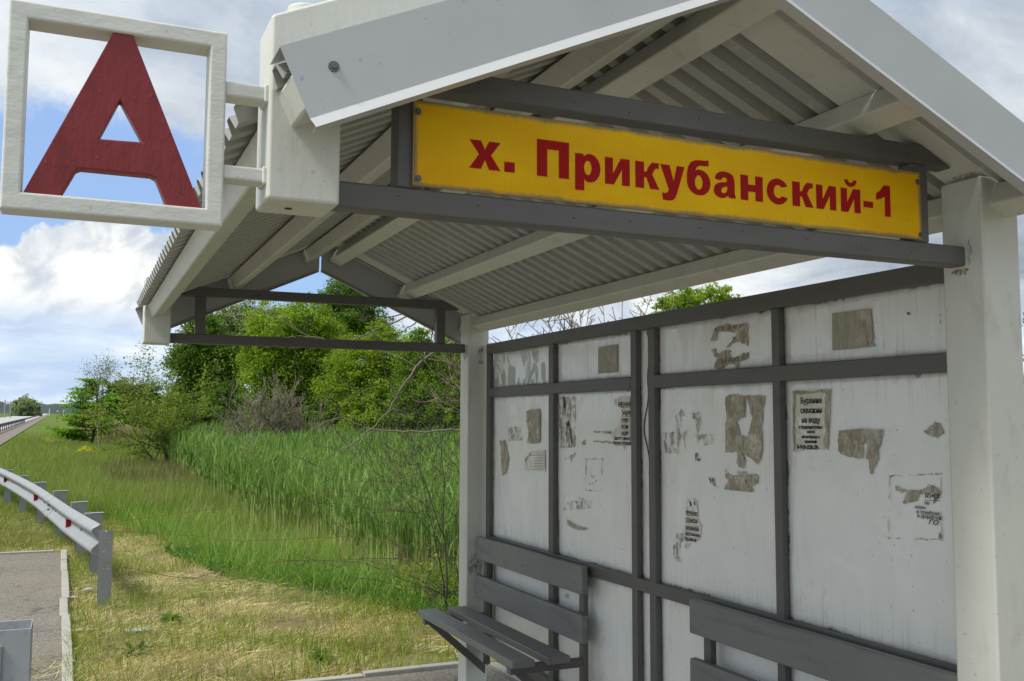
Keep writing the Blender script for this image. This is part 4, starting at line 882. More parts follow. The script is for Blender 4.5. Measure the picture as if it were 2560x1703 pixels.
def blades(name, base, h, w, lean, col, tipcol=None, seed=0, segs=3, droop=1.0):
    """bent tapering blades; arrays: base (n,3), h, w, lean (n,)"""
    r = np.random.default_rng(seed); n = len(base); az = r.uniform(0, 2*np.pi, n); fa = r.uniform(0, 2*np.pi, n)
    ld = np.stack([np.cos(az), np.sin(az)], 1); fd = np.stack([np.cos(fa), np.sin(fa)], 1)
    V = np.zeros((n, 2*segs+2, 3)); C = np.zeros((n, 2*segs+2, 3))
    for k in range(segs+1):
        t = k/segs; off_ = (lean*t**1.8)[:, None]*ld*h[:, None]; z = h*(t-droop*.35*lean*t**2.5)
        wk = w*(1-t**1.6)*.5+.0004
        for sidx, sg_ in enumerate((-1, 1)):
            V[:, 2*k+sidx, :2] = base[:, :2]+off_+fd*(sg_*wk)[:, None]; V[:, 2*k+sidx, 2] = base[:, 2]+z
            tc_ = col if tipcol is None else col*(1-t)+tipcol*t
            C[:, 2*k+sidx] = tc_
    i0 = (np.arange(n)*(2*segs+2))[:, None]
    F = np.concatenate([i0+np.array([[2*k, 2*k+1, 2*k+3, 2*k+2]]) for k in range(segs)], 0)
    return fast_mesh(name, V.reshape(-1, 3), F, M['blade'], C.reshape(-1, 3))
def wedge(r, n, a0, a1, d0, d1, p=1.0):
    """points in a fan of azimuths (degrees from +Y) with density falling with distance"""
    a = np.radians(r.uniform(a0, a1, n)); t = r.uniform(0, 1, n); d = (d0**p+(d1**p-d0**p)*t)**(1/p)
    return d*np.sin(a), d*np.cos(a)
def fbm(x, y, s=1.0, seed=0):
    v = 0; a = 1; tot = 0
    for o in range(4):
        ph = seed*1.7+o*2.1; v = v+a*np.sin(x*s+ph+1.3*np.sin(y*s*.9+ph))*np.cos(y*s*1.1-ph+1.1*np.sin(x*s*.8+2*ph)); tot += a; a *= .55; s *= 2.13
    return v/tot
BX = np.array([7.2, 7.9, 8.86, 11.25, 12.86, 18.4, 21.5, 24.0]); BV = np.array([3.9, 3.15, 2.86, 1.75, 1.42, .50, .05, -.6])
def tall_edge(y): return np.interp(y, BX, BV)
def reed_edge(y): return np.interp(y, [8, 10, 13.9, 17.1, 20, 26, 34, 60], [3.75, 3.45, 2.95, 2.6, 2.5, 2.6, 2.6, 3.4])
def grail_x(y): return np.interp(y, [p[1] for p in gp], [p[0] for p in gp])
r = np.random.default_rng(7)
def clear(x, y):      # off the asphalt and kerbs
    return ~((y < 6.72) & (x < 2.83)) & ~((x < .0) & (y < 14.5))
# mown straw and short grass
x, y = wedge(r, 210000, -9, 34, 5.2, 22, 1.15); k = clear(x, y) & (x < tall_edge(y)+.25) ; x, y = x[k], y[k]; n = len(x)
gn = fbm(x, y, 1.5, 1)+.35*fbm(x, y, 5, 2); green = (r.uniform(0, 1, n) < np.clip(.40+.65*gn, .06, .95))
bare = fbm(x, y, 1.9, 9) > .42; keep = ~(bare & (r.uniform(0, 1, n) < .8)); x, y, green = x[keep], y[keep], green[keep]; n = len(x)
h = np.where(green, r.uniform(.04, .15, n)*(1+.8*np.clip(fbm(x, y, 3.3, 31), 0, 1)), r.uniform(.015, .05, n))*(1+.5*np.clip(fbm(x, y, 2.2, 4), -.5, 1)); lean = np.where(green, r.uniform(.1, .9, n), r.uniform(.8, 3.2, n))
cg = np.array([.22, .31, .05]); cs_ = np.array([.72, .62, .34]); v_ = r.uniform(.65, 1.25, n)[:, None]
col = np.where(green[:, None], cg*v_+np.array([.07, .03, 0])*r.uniform(0, 1, n)[:, None], cs_*v_)
tag(blades('mown_grass', np.stack([x, y, gz_np(x, y)-.035], 1), h+.03, np.where(green, r.uniform(.003, .007, n), r.uniform(.002, .004, n)), lean, col, seed=3, segs=2, droop=.5), kind='stuff')
# cut straw lying on the ground
x, y = wedge(r, 60000, -9, 34, 5.2, 20, 1.1); k = (clear(x, y) | ((x > -.45) & (x < .05) & (y > 6.6) & (np.abs(y-7.7) < .28+.2*r.uniform(-1, 1, len(x))) & (r.uniform(0, 1, len(x)) < .9))) & (x < tall_edge(y)+.2); x, y = x[k], y[k]
k = (fbm(x, y, 1.1, 5)+.5*fbm(x, y, 4.3, 15) > -.15); x, y = x[k], y[k]; n = len(x)
L = r.uniform(.05, .20, n); a = r.uniform(0, np.pi, n)+1.2*fbm(x, y, .8, 6); dx, dy = np.cos(a)*L/2, np.sin(a)*L/2; wd = r.uniform(.0012, .0028, n); z0 = gz_np(x, y)+r.uniform(-.02, .035, n); tz = r.uniform(-.018, .018, n)
V = np.zeros((n, 4, 3)); px_, py_ = -np.sin(a)*wd, np.cos(a)*wd
for i, (s1, s2) in enumerate(((-1, -1), (1, -1), (1, 1), (-1, 1))): V[:, i, 0] = x+s1*dx+s2*px_; V[:, i, 1] = y+s1*dy+s2*py_; V[:, i, 2] = z0+s1*tz+.001*s2
c_ = np.array([.74, .64, .38])*(r.uniform(.5, 1.15, n)*np.where(fbm(x, y, 2.4, 51) > .25, .55, 1.05))[:, None]
tag(fast_mesh('cut_straw', V.reshape(-1, 3), (np.arange(n)*4)[:, None]+np.array([[0, 1, 2, 3]]), M['blade'], np.repeat(c_, 4, 0)), kind='stuff')
# tall meadow grass, its front edge, and the slope down from the road
def tall(name, n0, a0, a1, d0, d1, hh, ww, cA, cB, seed, cond, p=.9, lean=(.1, .55), tip=None, segs=3):
    r = np.random.default_rng(seed); x, y = wedge(r, n0, a0, a1, d0, d1, p); k = clear(x, y) & cond(x, y); x, y = x[k], y[k]; n = len(x)
    nz = fbm(x, y, .9, seed)+.4*fbm(x, y, 3.1, seed+1); v = np.clip(.5+.6*nz+r.uniform(-.25, .25, n), 0, 1)[:, None]
    col = (np.array(cA)*(1-v)+np.array(cB)*v)*r.uniform(.72, 1.22, n)[:, None]
    h = r.uniform(hh[0], hh[1], n)*(1+.28*fbm(x, y, 1.3, seed+3)); sc = np.clip(np.hypot(x, y)/14, .8, 4)
    return tag(blades(name, np.stack([x, y, gz_np(x, y)-.03], 1), h, r.uniform(ww[0], ww[1], n)*sc, r.uniform(lean[0], lean[1], n), col, None if tip is None else col*.5+np.array(tip)*.5, seed, segs), kind='stuff')
front = lambda x, y: (x > tall_edge(y)) & (x < reed_edge(y)+.35)
tall('tall_grass', 80000, -6, 42, 7, 26, (.22, .48), (.004, .009), (.11, .25, .032), (.26, .41, .06), 11, front, .9, (.15, .9), (.30, .40, .10))
tall('meadow_grass', 120000, -6, 14, 18, 75, (.35, .62), (.005, .009), (.12, .24, .034), (.27, .35, .06), 12, lambda x, y: (x > np.minimum(tall_edge(y), grail_x(np.minimum(y, 30))+.5)-.02*(y-24)) & (x < reed_edge(y)+3), .45, (.1, .5), (.31, .32, .11))
tall('edge_weeds', 26000, 3, 36, 7.2, 14, (.10, .30), (.014, .03), (.06, .17, .022), (.14, .28, .04), 13, lambda x, y: (x > tall_edge(y)-.1) & (x < tall_edge(y)+1.3), 1, (.6, 1.8), None, 2)
tall('seedhead_grass', 8000, -5, 34, 8, 30, (.45, .72), (.003, .006), (.24, .26, .07), (.42, .34, .17), 15, lambda x, y: (x > tall_edge(y)+.3) & (x < reed_edge(y)+.6), .8, (.05, .5), (.50, .40, .24))
tall('grass_tufts', 38000, -6, 34, 5.4, 17, (.06, .20), (.004, .008), (.10, .19, .03), (.24, .34, .06), 18, lambda x, y: (x < tall_edge(y)+.2) & (fbm(x, y, 3.0, 41)+.4*fbm(x, y, 8.0, 42) > .42), 1, (.3, 1.3), (.36, .38, .14))
tall('brown_sedge', 16000, 0, 12, 22, 36, (.40, .75), (.006, .010), (.12, .10, .06), (.22, .19, .10), 16, lambda x, y: (np.hypot((x-1.9)/1.3, (y-27)/4.5)+.35*fbm(x, y, 1.3, 17) < 1), .8, (.05, .5), None)
tall('verge_grass', 26000, -9, 2, 15, 30, (.05, .22), (.004, .007), (.15, .21, .04), (.30, .28, .10), 14, lambda x, y: x < tall_edge(y)+.2, .9, (.2, 1.2))
# reed bed: upright stems and broad arching leaves
reedc = lambda x, y: x > reed_edge(y)+.35*fbm(x, y, 1.2, 8)
def reed_h(x, y): return .95+.022*np.clip(y-10, 0, 40)
r = np.random.default_rng(21); x, y = wedge(r, 66000, 2, 44, 8.0, 44, .75); k = reedc(x, y); x, y = x[k], y[k]; n = len(x)
hr = reed_h(x, y)*r.uniform(.75, 1.15, n)*(1+.12*fbm(x, y, .7, 3)); sc = np.clip(np.hypot(x, y)/14, .8, 3)
c0 = np.array([.48, .54, .22])*r.uniform(.6, 1.1, n)[:, None]; c1 = np.array([.18, .30, .065])*r.uniform(.7, 1.2, n)[:, None]
tag(blades('reed_stems', np.stack([x, y, gz_np(x, y)-.03], 1), hr, .017*sc*r.uniform(.6, 1.2, n), r.uniform(.01, .12, n), c0, c1*1.1, 22), kind='stuff')
m_ = 3; bx = np.repeat(x, m_)+r.normal(0, .01, n*m_); by = np.repeat(y, m_)+r.normal(0, .01, n*m_); fr_ = r.uniform(.25, .95, n*m_); nn_ = n*m_
bz = gz_np(bx, by)+np.repeat(hr, m_)*fr_*.85; v_ = np.clip(.5+.5*fbm(bx, by, .8, 5)+r.uniform(-.3, .3, nn_), 0, 1)[:, None]
cl = (np.array([.09, .19, .035])*(1-v_)+np.array([.235, .36, .085])*v_)*r.uniform(.75, 1.2, nn_)[:, None]
tag(blades('reed_leaves', np.stack([bx, by, bz], 1), r.uniform(.22, .45, nn_), .022*np.repeat(sc, m_)*r.uniform(.7, 1.3, nn_), r.uniform(.10, .75, nn_), cl, cl*.85+np.array([.02, .03, .01]), 23, 3, 1.3), kind='stuff')

# ---- trees
def leaves_np(r, centers, size, colA, colB, flat=.35, vary=.35):
    n = len(centers); sz = size*r.uniform(.6, 1.35, n)
    nz = r.normal(0, 1, (n, 3)); nz[:, 2] += flat*3; nz /= np.linalg.norm(nz, axis=1)[:, None]
    a = np.cross(nz, r.normal(0, 1, (n, 3))); a /= np.linalg.norm(a, axis=1)[:, None]; b = np.cross(nz, a)
    V = np.zeros((n, 4, 3)); 
    V[:, 0] = centers-a*sz[:, None]*.55; V[:, 1] = centers-b*sz[:, None]*.30+nz*sz[:, None]*.08; V[:, 2] = centers+a*sz[:, None]*.55; V[:, 3] = centers+b*sz[:, None]*.30+nz*sz[:, None]*.08
    return V
def skeleton(rnd, base, dirv, length, radius, depth, spread=.6, ratio=.72, kids=(2, 4), droop=0.0, wig=.18, seg=4, up=.0):
    """recursive limbs: list of (points, radii, level)"""
    out = []; tips = []
    def rec(p, d, L, rad, lv):
        pts = [Vector(p)]; rr = [rad]; q = Vector(p); dd = Vector(d).normalized()
        for i in range(seg):
            dd = (dd+Vector((rnd.uniform(-wig, wig), rnd.uniform(-wig, wig), rnd.uniform(-wig, wig)-droop+up))).normalized(); q = q+dd*(L/seg); pts.append(q.copy()); rr.append(rad*(1-.55*(i+1)/seg))
        out.append((pts, rr, lv))
        if lv >= depth: tips.append((pts, lv)); return
        for k in range(rnd.randint(*kids)):
            i = rnd.randint(max(1, seg//2-1), seg); b = pts[i]; side = Vector((rnd.uniform(-1, 1), rnd.uniform(-1, 1), rnd.uniform(-.3, .7))).normalized()
            rec(b, (dd*(1-spread)+side*spread), L*ratio*rnd.uniform(.75, 1.15), rr[i]*.72, lv+1)
        rec(pts[-1], dd, L*ratio, rr[-1], lv+1)
    rec(base, dirv, length, radius, 0); return out, tips
def limbs(name, sk, mat, parent, minr=.0, n=5, cutoff=99):
    mb = MB()
    for pts, rr, lv in sk:
        if lv > cutoff: continue
        mb.path(pts, [max(q, minr) for q in rr], n if lv < 2 else 3)
    return mb.build(name, mat, parent, smooth=True)
def crown_tree(name, label, cat, u, vtop, Y, rx, blobs, nleaf, size, cA, cB, seed, trunk=.09, group=None, flat=.35, bark='bark', dens=.0, base=None):
    """a tree standing Y metres out in the direction of print column u; blobs: (dx, z0, rx, rz) relative to its foot"""
    r = np.random.default_rng(seed); rnd = random.Random(seed); q = on(u, 960, y=Y); bx_, by_ = q.x, Y; bz_ = gz(bx_, by_)
    t = empty(name, (bx_, by_, bz_), label, cat, group); mb = MB(); H = max(b[1]+b[3] for b in blobs)
    pts = [Vector((bx_+rnd.uniform(-.05, .05)*i, by_+rnd.uniform(-.05, .05)*i, bz_-.1+H*.8*i/5)) for i in range(6)]; mb.path(pts, [trunk*(1-.8*i/5) for i in range(6)], 7)
    for (dx_, zc, rx_, rz_) in blobs:
        c_ = Vector((bx_+dx_, by_+rnd.uniform(-.3, .3)*rx_, bz_+zc)); a = pts[min(5, max(1, int(5*min(zc*.7, H*.75)/(H*.8))))]
        m1 = a.lerp(c_, .5)+Vector((0, 0, -.1*rx_)); mb.path([a, m1, c_], [trunk*.4, trunk*.25, trunk*.1], 5)
        for k_ in range(5):
            e_ = c_+Vector((rnd.uniform(-1, 1)*rx_, rnd.uniform(-1, 1)*rx_, rnd.uniform(-.6, 1)*rz_))*.8; mb.path([m1.lerp(c_, rnd.random()), (m1+e_)*.5+Vector((0, 0, .1)), e_], [trunk*.16, trunk*.1, .008], 3)
    mb.build('trunk', M[bark], t, smooth=True)
    tot = sum(b[2]**2*b[3] for b in blobs); Cs = []; Vv = []
    for (dx_, zc, rx_, rz_) in blobs:
        m0 = int(2.0*nleaf*rx_**2*rz_/tot); ncl = max(6, int(m0/46))
        # leaf clumps spread through the lobe, denser towards its skin
        g_ = r.normal(0, 1, (ncl, 3)); g_ /= np.linalg.norm(g_, axis=1)[:, None]; g_ *= (r.uniform(.25, 1, ncl)**.45)[:, None]; cc = g_*np.array([rx_, rx_, rz_])*(1+.22*r.normal(0, 1, (ncl, 1)))
        idx = r.integers(0, ncl, m0); cr_ = .13*(rx_+rz_)*r.uniform(.6, 1.3, ncl)
        L_ = cc[idx]+r.normal(0, 1, (m0, 3))*np.array([1, 1, .62])*cr_[idx][:, None]*.62
        L_ += np.array([bx_+dx_, by_+rnd.uniform(-.3, .3)*rx_, bz_+zc]); tone = r.uniform(0, 1, ncl)
        Cs.append((L_, tone[idx]))
    L_ = np.concatenate([c_[0] for c_ in Cs]); tn = np.concatenate([c_[1] for c_ in Cs]); k = L_[:, 2] > bz_+.02; L_, tn = L_[k], tn[k]; n = len(L_)
    V = leaves_np(r, L_, size*.66, cA, cB, flat); v_ = np.clip(tn*.75+r.uniform(0, .4, n)-.08, 0, 1)[:, None]; c_ = (np.array(cA)*(1-v_)+np.array(cB)*v_)*r.uniform(.8, 1.2, n)[:, None]
    fast_mesh('crown', V.reshape(-1, 3), (np.arange(n)*4)[:, None]+np.array([[0, 1, 2, 3]]), M['leaf'], np.repeat(c_, 4, 0), t)
    return t
DK = ((.065, .135, .020), (.17, .28, .040)); BR = ((.115, .215, .020), (.34, .46, .045)); MD = ((.085, .18, .022), (.26, .38, .042)); GY = ((.18, .24, .10), (.34, .40, .18))
gt = 'trees behind the reed bed'
def H_(v, Y, u=600): # height of print row v above the foot of a tree at distance Y
    return on(u, v, y=Y).z-gz(0, Y)
def W_(px_, Y): return px_*1.0861/FPX*Y/.93
def ptree(name, label, u, Y, bl, n, size, pal, seed, trunk=.1, flat=.35, cat='tree', group=gt, bark='bark'):
    """bl: lobes as (u, v, half width, half height) on the print"""
    q = on(u, 960, y=Y); L = []
    for (bu, bv_, bw_, bh_) in bl: L.append((on(bu, bv_, y=Y).x-q.x, on(bu, bv_, y=Y).z-gz(q.x, Y), W_(bw_, Y), W_(bh_, Y)))
    return crown_tree(name, label, cat, u, 0, Y, 0, L, n, size, pal[0], pal[1], seed, trunk, group, flat, bark)
ptree('leafy_tree', 'dark green leafy tree at the left end of the wood', 455, 44, [(440, 830, 45, 60), (480, 900, 60, 60), (460, 770, 38, 50), (520, 850, 45, 70), (430, 920, 40, 45)], 26000, .17, DK, 31)
ptree('poplar_tree', 'grey green feathery tree with upright sprays of foliage', 530, 46, [(500, 760, 26, 55), (545, 745, 30, 60), (520, 820, 50, 60), (580, 770, 34, 55), (600, 720, 22, 34), (470, 745, 14, 30)], 15000, .15, GY, 32, flat=-.2)
ptree('leafy_tree', 'bright yellow green broad tree in the middle of the wood', 670, 37, [(640, 760, 60, 55), (700, 740, 55, 50), (620, 850, 60, 65), (700, 860, 75, 80), (760, 800, 50, 60), (590, 790, 34, 40)], 34000, .14, BR, 33)
ptree('tall_tree', 'tall dark tree rising highest behind the bright ones', 790, 48, [(785, 675, 40, 30), (760, 700, 34, 30), (830, 700, 40, 34), (800, 745, 62, 45), (850, 760, 50, 40), (770, 800, 50, 60)], 22000, .18, DK, 34, trunk=.16)
ptree('leafy_tree', 'bright green tree with layered sprays right of the middle', 850, 34, [(830, 840, 60, 50), (900, 820, 60, 55), (860, 910, 80, 60), (790, 900, 50, 55), (930, 880, 50, 60), (880, 770, 40, 28)], 34000, .12, BR, 35, flat=.6)
ptree('leafy_tree', 'mid green dense tree against the far shelter post', 1000, 31, [(970, 830, 50, 50), (1030, 850, 60, 60), (1000, 910, 80, 60), (1070, 900, 50, 60), (960, 780, 30, 25), (1050, 800, 34, 30)], 30000, .12, MD, 36)
ptree('leafy_tree', 'mid green tree partly hidden by the back wall of the shelter', 1240, 34, [(1180, 880, 60, 60), (1260, 870, 60, 60), (1330, 890, 60, 55)], 12000, .15, MD, 37)
ptree('leafy_tree', 'light green rounded treetop showing above the top wall rail', 1600, 26, [(1585, 690, 46, 34), (1650, 680, 44, 30), (1535, 715, 42, 34), (1690, 715, 40, 34), (1600, 750, 80, 50), (1620, 830, 90, 70)], 30000, .12, BR, 38, trunk=.12)
ptree('leafy_tree', 'treetop sliver showing right of the front post', 2420, 17, [(2410, 740, 46, 60), (2460, 800, 60, 80), (2420, 880, 60, 80)], 12000, .10, MD, 39, trunk=.08)
ptree('leafy_tree', 'small treetop peeping over the right end of the top rail', 2100, 24, [(2100, 655, 26, 34), (2120, 720, 60, 50), (2090, 800, 70, 60)], 9000, .11, MD, 40, trunk=.08)
ptree('bush', 'dark round bush left of the wood above the dry reeds', 285, 60, [(275, 905, 30, 24), (310, 915, 34, 28), (250, 925, 22, 18), (345, 920, 26, 26), (300, 940, 50, 16)], 9000, .20, ((.03, .06, .02), (.08, .13, .035)), 41, cat='bush', group='bushes by the meadow')
ptree('bush', 'low bright green bush at the foot of the dark tree', 455, 38, [(440, 955, 30, 18), (480, 965, 34, 16), (420, 975, 26, 14)], 5000, .13, ((.06, .13, .02), (.14, .24, .04)), 42, cat='bush', group='bushes by the meadow')
ptree('round_tree', 'pale rounded tree standing alone beyond the road', 61, 400, [(61, 937, 22, 14), (47, 943, 13, 13), (76, 943, 13, 12), (60, 926, 13, 8), (60, 953, 27, 9)], 9000, 1.0, ((.20, .27, .15), (.32, .38, .22)), 43, group=None, trunk=.25)
for i_, (u_, v_, w_, h_, Y_, pal_, lb_) in enumerate(((420, 955, 40, 32, 43, DK, 'dark undergrowth at the left foot of the wood'), (520, 940, 60, 42, 42, DK, 'dark undergrowth behind the brown tangled shrub'), (640, 940, 70, 44, 36.5, MD, 'green undergrowth right behind the brown tangled shrub'), (750, 945, 66, 44, 36, DK, 'deep green undergrowth under the bright broad tree'), (860, 950, 70, 34, 33, BR, 'bright low growth along the top of the reed bed'), (960, 945, 70, 36, 31.5, MD, 'mid green low growth at the reed bed edge'), (1050, 940, 60, 40, 30, MD, 'low growth beside the far post at the reed bed edge'), (345, 960, 40, 18, 50, DK, 'dark low bush left of the wood behind the thorn tree'))):
    ptree('bush', lb_, u_, Y_, [(u_-w_*.5, v_, w_*.55, h_), (u_+w_*.5, v_, w_*.55, h_*.9), (u_, v_-h_*.3, w_*.6, h_*.9), (u_, v_+h_*.5, w_, h_*.5)], 9000, .14, pal_, 140+i_, cat='bush', group='undergrowth of the wood', trunk=.05)
# layered tree: flat sprays held on horizontal limbs
def layered_tree():
    r = np.random.default_rng(51); rnd = random.Random(51); Y = 52; q = on(215, 985, y=Y); z0 = gz(q.x, Y); t = empty('layered_tree', (q.x, Y, z0), 'small tree with bright flat layered sprays beside the dry reeds', 'tree')
    mb = MB(); top = on(228, 858, y=Y); pts = [Vector((q.x, Y, z0-.1)).lerp(Vector((top.x, Y, top.z)), i/8)+Vector((rnd.uniform(-.06, .06), rnd.uniform(-.06, .06), 0)) for i in range(9)]; mb.path(pts, [.10*(1-.85*i/8) for i in range(9)], 6); C = []
    for k in range(46):
        f = .12+.80*(k/46); b = pts[0].lerp(pts[-1], f); L = (1.95 if rnd.random() < .55 else 1.2)*(1.05-.72*f)*rnd.uniform(.7, 1.15); a = rnd.uniform(0, 2*math.pi) if k % 2 else math.pi+rnd.uniform(-.5, .5)
        e = b+Vector((math.cos(a)*L, math.sin(a)*L, rnd.uniform(.02, .28)*L)); mb.path([b, b.lerp(e, .5)+Vector((0, 0, .05)), e], [.022, .014, .006], 3); m_ = int(210*L)
        s = r.uniform(.25, 1.05, m_); w = r.normal(0, .16*L**.5, (m_, 2)); P_ = np.array(b)[None]+s[:, None]*(np.array(e)-np.array(b))[None]; P_[:, 0] += w[:, 0]; P_[:, 1] += w[:, 1]; P_[:, 2] += r.normal(0, .045, m_); C.append(P_)
    mb.build('trunk', M['bark_dark'], t, smooth=True); C = np.concatenate(C); n = len(C); V = leaves_np(r, C, .13, None, None, .9); v_ = r.uniform(0, 1, n)[:, None]; c_ = np.array([.10, .24, .02])*(1-v_)+np.array([.26, .44, .05])*v_
    fast_mesh('crown', V.reshape(-1, 3), (np.arange(n)*4)[:, None]+np.array([[0, 1, 2, 3]]), M['leaf'], np.repeat(c_, 4, 0), t)
layered_tree()
def feathery(name, label, ub, vb, Y, vtop, lean_u, seed, length, radius, depth, nl, size, pal, bark, spread=.55, droop=0, cat='tree', kids=(2, 3), ratio=.74, group=None, thorn=0, start=None, dirv=None, leafr=.12, seg=4, minr=.004, sink=0.0, wig=.18, up=.05):
    r = np.random.default_rng(seed); rnd = random.Random(seed); q = on(ub, vb, y=Y); z0 = gz(q.x, Y)-sink; t = empty(name, (q.x, Y, z0+sink), label, cat, group)
    sk = []; tips = []
    for (dx_, dd, L, rd) in (dirv or [(0, (0, 0, 1), length, radius)]):
        a, b = skeleton(rnd, (q.x+dx_, Y+rnd.uniform(-.04, .04), z0-.05), dd, L, rd, depth, spread, ratio, kids, droop, wig, seg, up); sk += a; tips += b
    o = limbs('trunk' if cat == 'tree' else 'branches', sk, M[bark], t, minr)
    if thorn:
        mb = MB()
        for pts, rr, lv in sk:
            if lv < 1: continue
            for i in range(len(pts)-1):
                for _ in range(thorn):
                    b = pts[i].lerp(pts[i+1], rnd.random()); d = Vector((rnd.uniform(-1, 1), rnd.uniform(-1, 1), rnd.uniform(-1, 1))).normalized(); mb.tube(b, b+d*rnd.uniform(.02, .05), .002, .0003, 3)
        mb.build('thorns', M[bark], t)
    if nl:
        C = []
        for pts, lv in tips:
            for i in range(1, len(pts)):
                m_ = nl; C.append(np.array(pts[i])[None]+r.normal(0, leafr, (m_, 3))*np.array([1, 1, .5]))
        C = np.concatenate(C); n = len(C); V = leaves_np(r, C, size, None, None, .5); v_ = r.uniform(0, 1, n)[:, None]; c_ = np.array(pal[0])*(1-v_)+np.array(pal[1])*v_
        fast_mesh('crown' if cat == 'tree' else 'foliage', V.reshape(-1, 3), (np.arange(n)*4)[:, None]+np.array([[0, 1, 2, 3]]), M['leaf'], np.repeat(c_, 4, 0), t)
    return t
feathery('thorn_tree', 'thin feathery thorn tree with a forked trunk in front of the wood', 388, 1080, 31, 0, 0, 61, 1.25, .06, 4, 6, .075, ((.13, .20, .03), (.28, .34, .06)), 'bark', dirv=[(0, (-.12, 0, 1), 1.5, .07), (.1, (.35, .1, 1), 1.3, .045), (-.05, (-.65, -.1, .8), 1.2, .035)], leafr=.13, kids=(2, 3), spread=.62)
feathery('sapling', 'slender bare sapling with sparse pale twigs beside the layered tree', 232, 1015, 46, 0, 0, 62, 1.7, .05, 4, 3, .075, ((.10, .15, .03), (.18, .23, .05)), 'twig_brown', dirv=[(0, (.0, 0, 1), 1.55, .045)], leafr=.12, spread=.26, kids=(1, 3))
feathery('dry_shrub', 'bare brown tangled shrub in front of the bright trees', 595, 985, 29.5, 0, 0, 63, .8, .03, 4, 0, .1, None, 'twig_brown', dirv=[(-.55, (-.5, 0, .8), .75, .02), (-.3, (-.25, .2, 1), 1.15, .028), (0, (0, -.2, 1), 1.2, .030), (.25, (.3, .1, 1), 1.15, .028), (.5, (.5, 0, .9), 1.1, .026), (.8, (.6, -.1, .7), .6, .018), (-.8, (-.6, 0, .6), .6, .018), (.65, (-.1, 0, 1), 1.0, .024)], spread=.6, kids=(3, 4), minr=.008, ratio=.70, cat='shrub')
feathery('bare_sapling', 'dark forked leafless stems standing in the reeds', 605, 1160, 17, 0, 0, 64, .5, .016, 3, 2, .05, ((.14, .22, .02), (.25, .32, .04)), 'bark_dark', dirv=[(0, (-.35, 0, 1), .55, .014), (.02, (.3, 0, 1), .5, .012)], spread=.45, kids=(1, 2), cat='shrub', leafr=.05, minr=.0035)
feathery('bare_sapling', 'pale leafless stem standing straight in the reeds', 588, 1150, 18.5, 0, 0, 65, .8, .016, 3, 0, .05, None, 'twig_brown', dirv=[(0, (.05, 0, 1), .85, .016)], spread=.4, kids=(1, 2), cat='shrub', minr=.004)
feathery('bare_sapling', 'thin dark stem in the reeds left of the thorn bush', 900, 1190, 13.5, 0, 0, 66, .5, .011, 3, 3, .05, ((.14, .22, .02), (.25, .32, .04)), 'bark_dark', dirv=[(0, (.1, 0, 1), .6, .011)], spread=.45, kids=(1, 2), cat='shrub', leafr=.05, minr=.003)
# thorn bushes growing round the far end of the shelter
feathery('thorn_bush', 'leafless thorny bush spreading left of the far post', 1062, 1380, 8.3, 0, 0, 71, .62, .016, 5, 0, .05, None, 'bark_dark', dirv=[(0, (-.08, 0, 1), .80, .013), (.05, (.05, -.1, 1), .95, .014), (-.10, (-.22, -.1, 1), .70, .010), (.12, (.3, .2, 1), .9, .013), (-.16, (-.05, .2, 1.1), .95, .012)], spread=.62, kids=(1, 2), cat='bush', thorn=1, minr=.0018, ratio=.80, seg=5, wig=.16, up=.02)
feathery('thorn_bush', 'bare honey coloured thorny tree behind the far end of the wall', 1150, 1300, 8.9, 0, 0, 72, 1.25, .03, 5, 0, .05, None, 'bark_orange', dirv=[(.2, (.1, -.1, 1), 1.25, .03), (1.45, (-.1, 0, 1), 1.2, .026), (.35, (.05, 0, 1), 1.35, .036), (.62, (-.02, .1, 1), 1.3, .034), (1.1, (.1, 0, 1), 1.2, .026), (1.8, (.0, 0, 1), 1.15, .022), (2.5, (.1, 0, 1), 1.0, .02)], spread=.62, kids=(2, 2), cat='bush', thorn=1, minr=.0045, ratio=.68, seg=5, wig=.15, up=.03)
def pixbranch(label, paths, mat, rad, seed, name='thorny_branch'):
    rnd = random.Random(seed); mb = MB()
    for pts in paths:
        pp = wobble(pixpath(pts), 7, .007, seed+len(mb.v)); mb.path(pp, [rad*(1-.7*i/len(pp)) for i in range(len(pp))], 5)
        for i in range(2, len(pp)-1, 2):
            d = Vector((rnd.uniform(-1, 1), rnd.uniform(-1, 1), rnd.uniform(-1, 1))).normalized(); mb.tube(pp[i], pp[i]+d*rnd.uniform(.02, .05), .0022, .0004, 3)
            if rnd.random() < .35:
                e = pp[i]+Vector((rnd.uniform(-.3, .1), rnd.uniform(-.2, .2), rnd.uniform(-.15, .22))); mb.path([pp[i], pp[i].lerp(e, .5)+Vector((0, 0, .02)), e], [rad*.35, rad*.25, .001], 3)
    return tag(mb.build(name, mat, smooth=True), label, 'branch', 'thorny branches round the far gable')
pixbranch('pale thorny branch arching across under the far gable rail', [[(1175, 905, 6.9), (1130, 820, 6.8), (1040, 790, 6.75), (960, 815, 6.7), (880, 850, 6.7), (790, 845, 6.75), (700, 800, 6.8), (650, 770, 6.85)]], M['twig_brown'], .008, 81)
pixbranch('dark thorny branches knotted round the far gable strut', [[(1180, 880, 6.55), (1130, 800, 6.5), (1095, 745, 6.5), (1060, 790, 6.5), (1000, 830, 6.6), (940, 845, 6.7)], [(1150, 830, 6.6), (1080, 770, 6.55), (990, 790, 6.6), (860, 790, 6.7)], [(1110, 760, 6.5), (1080, 750, 6.5), (1073, 780, 6.5), (1076, 860, 6.6), (1000, 990, 6.8)]], M['bark_dark'], .008, 82)
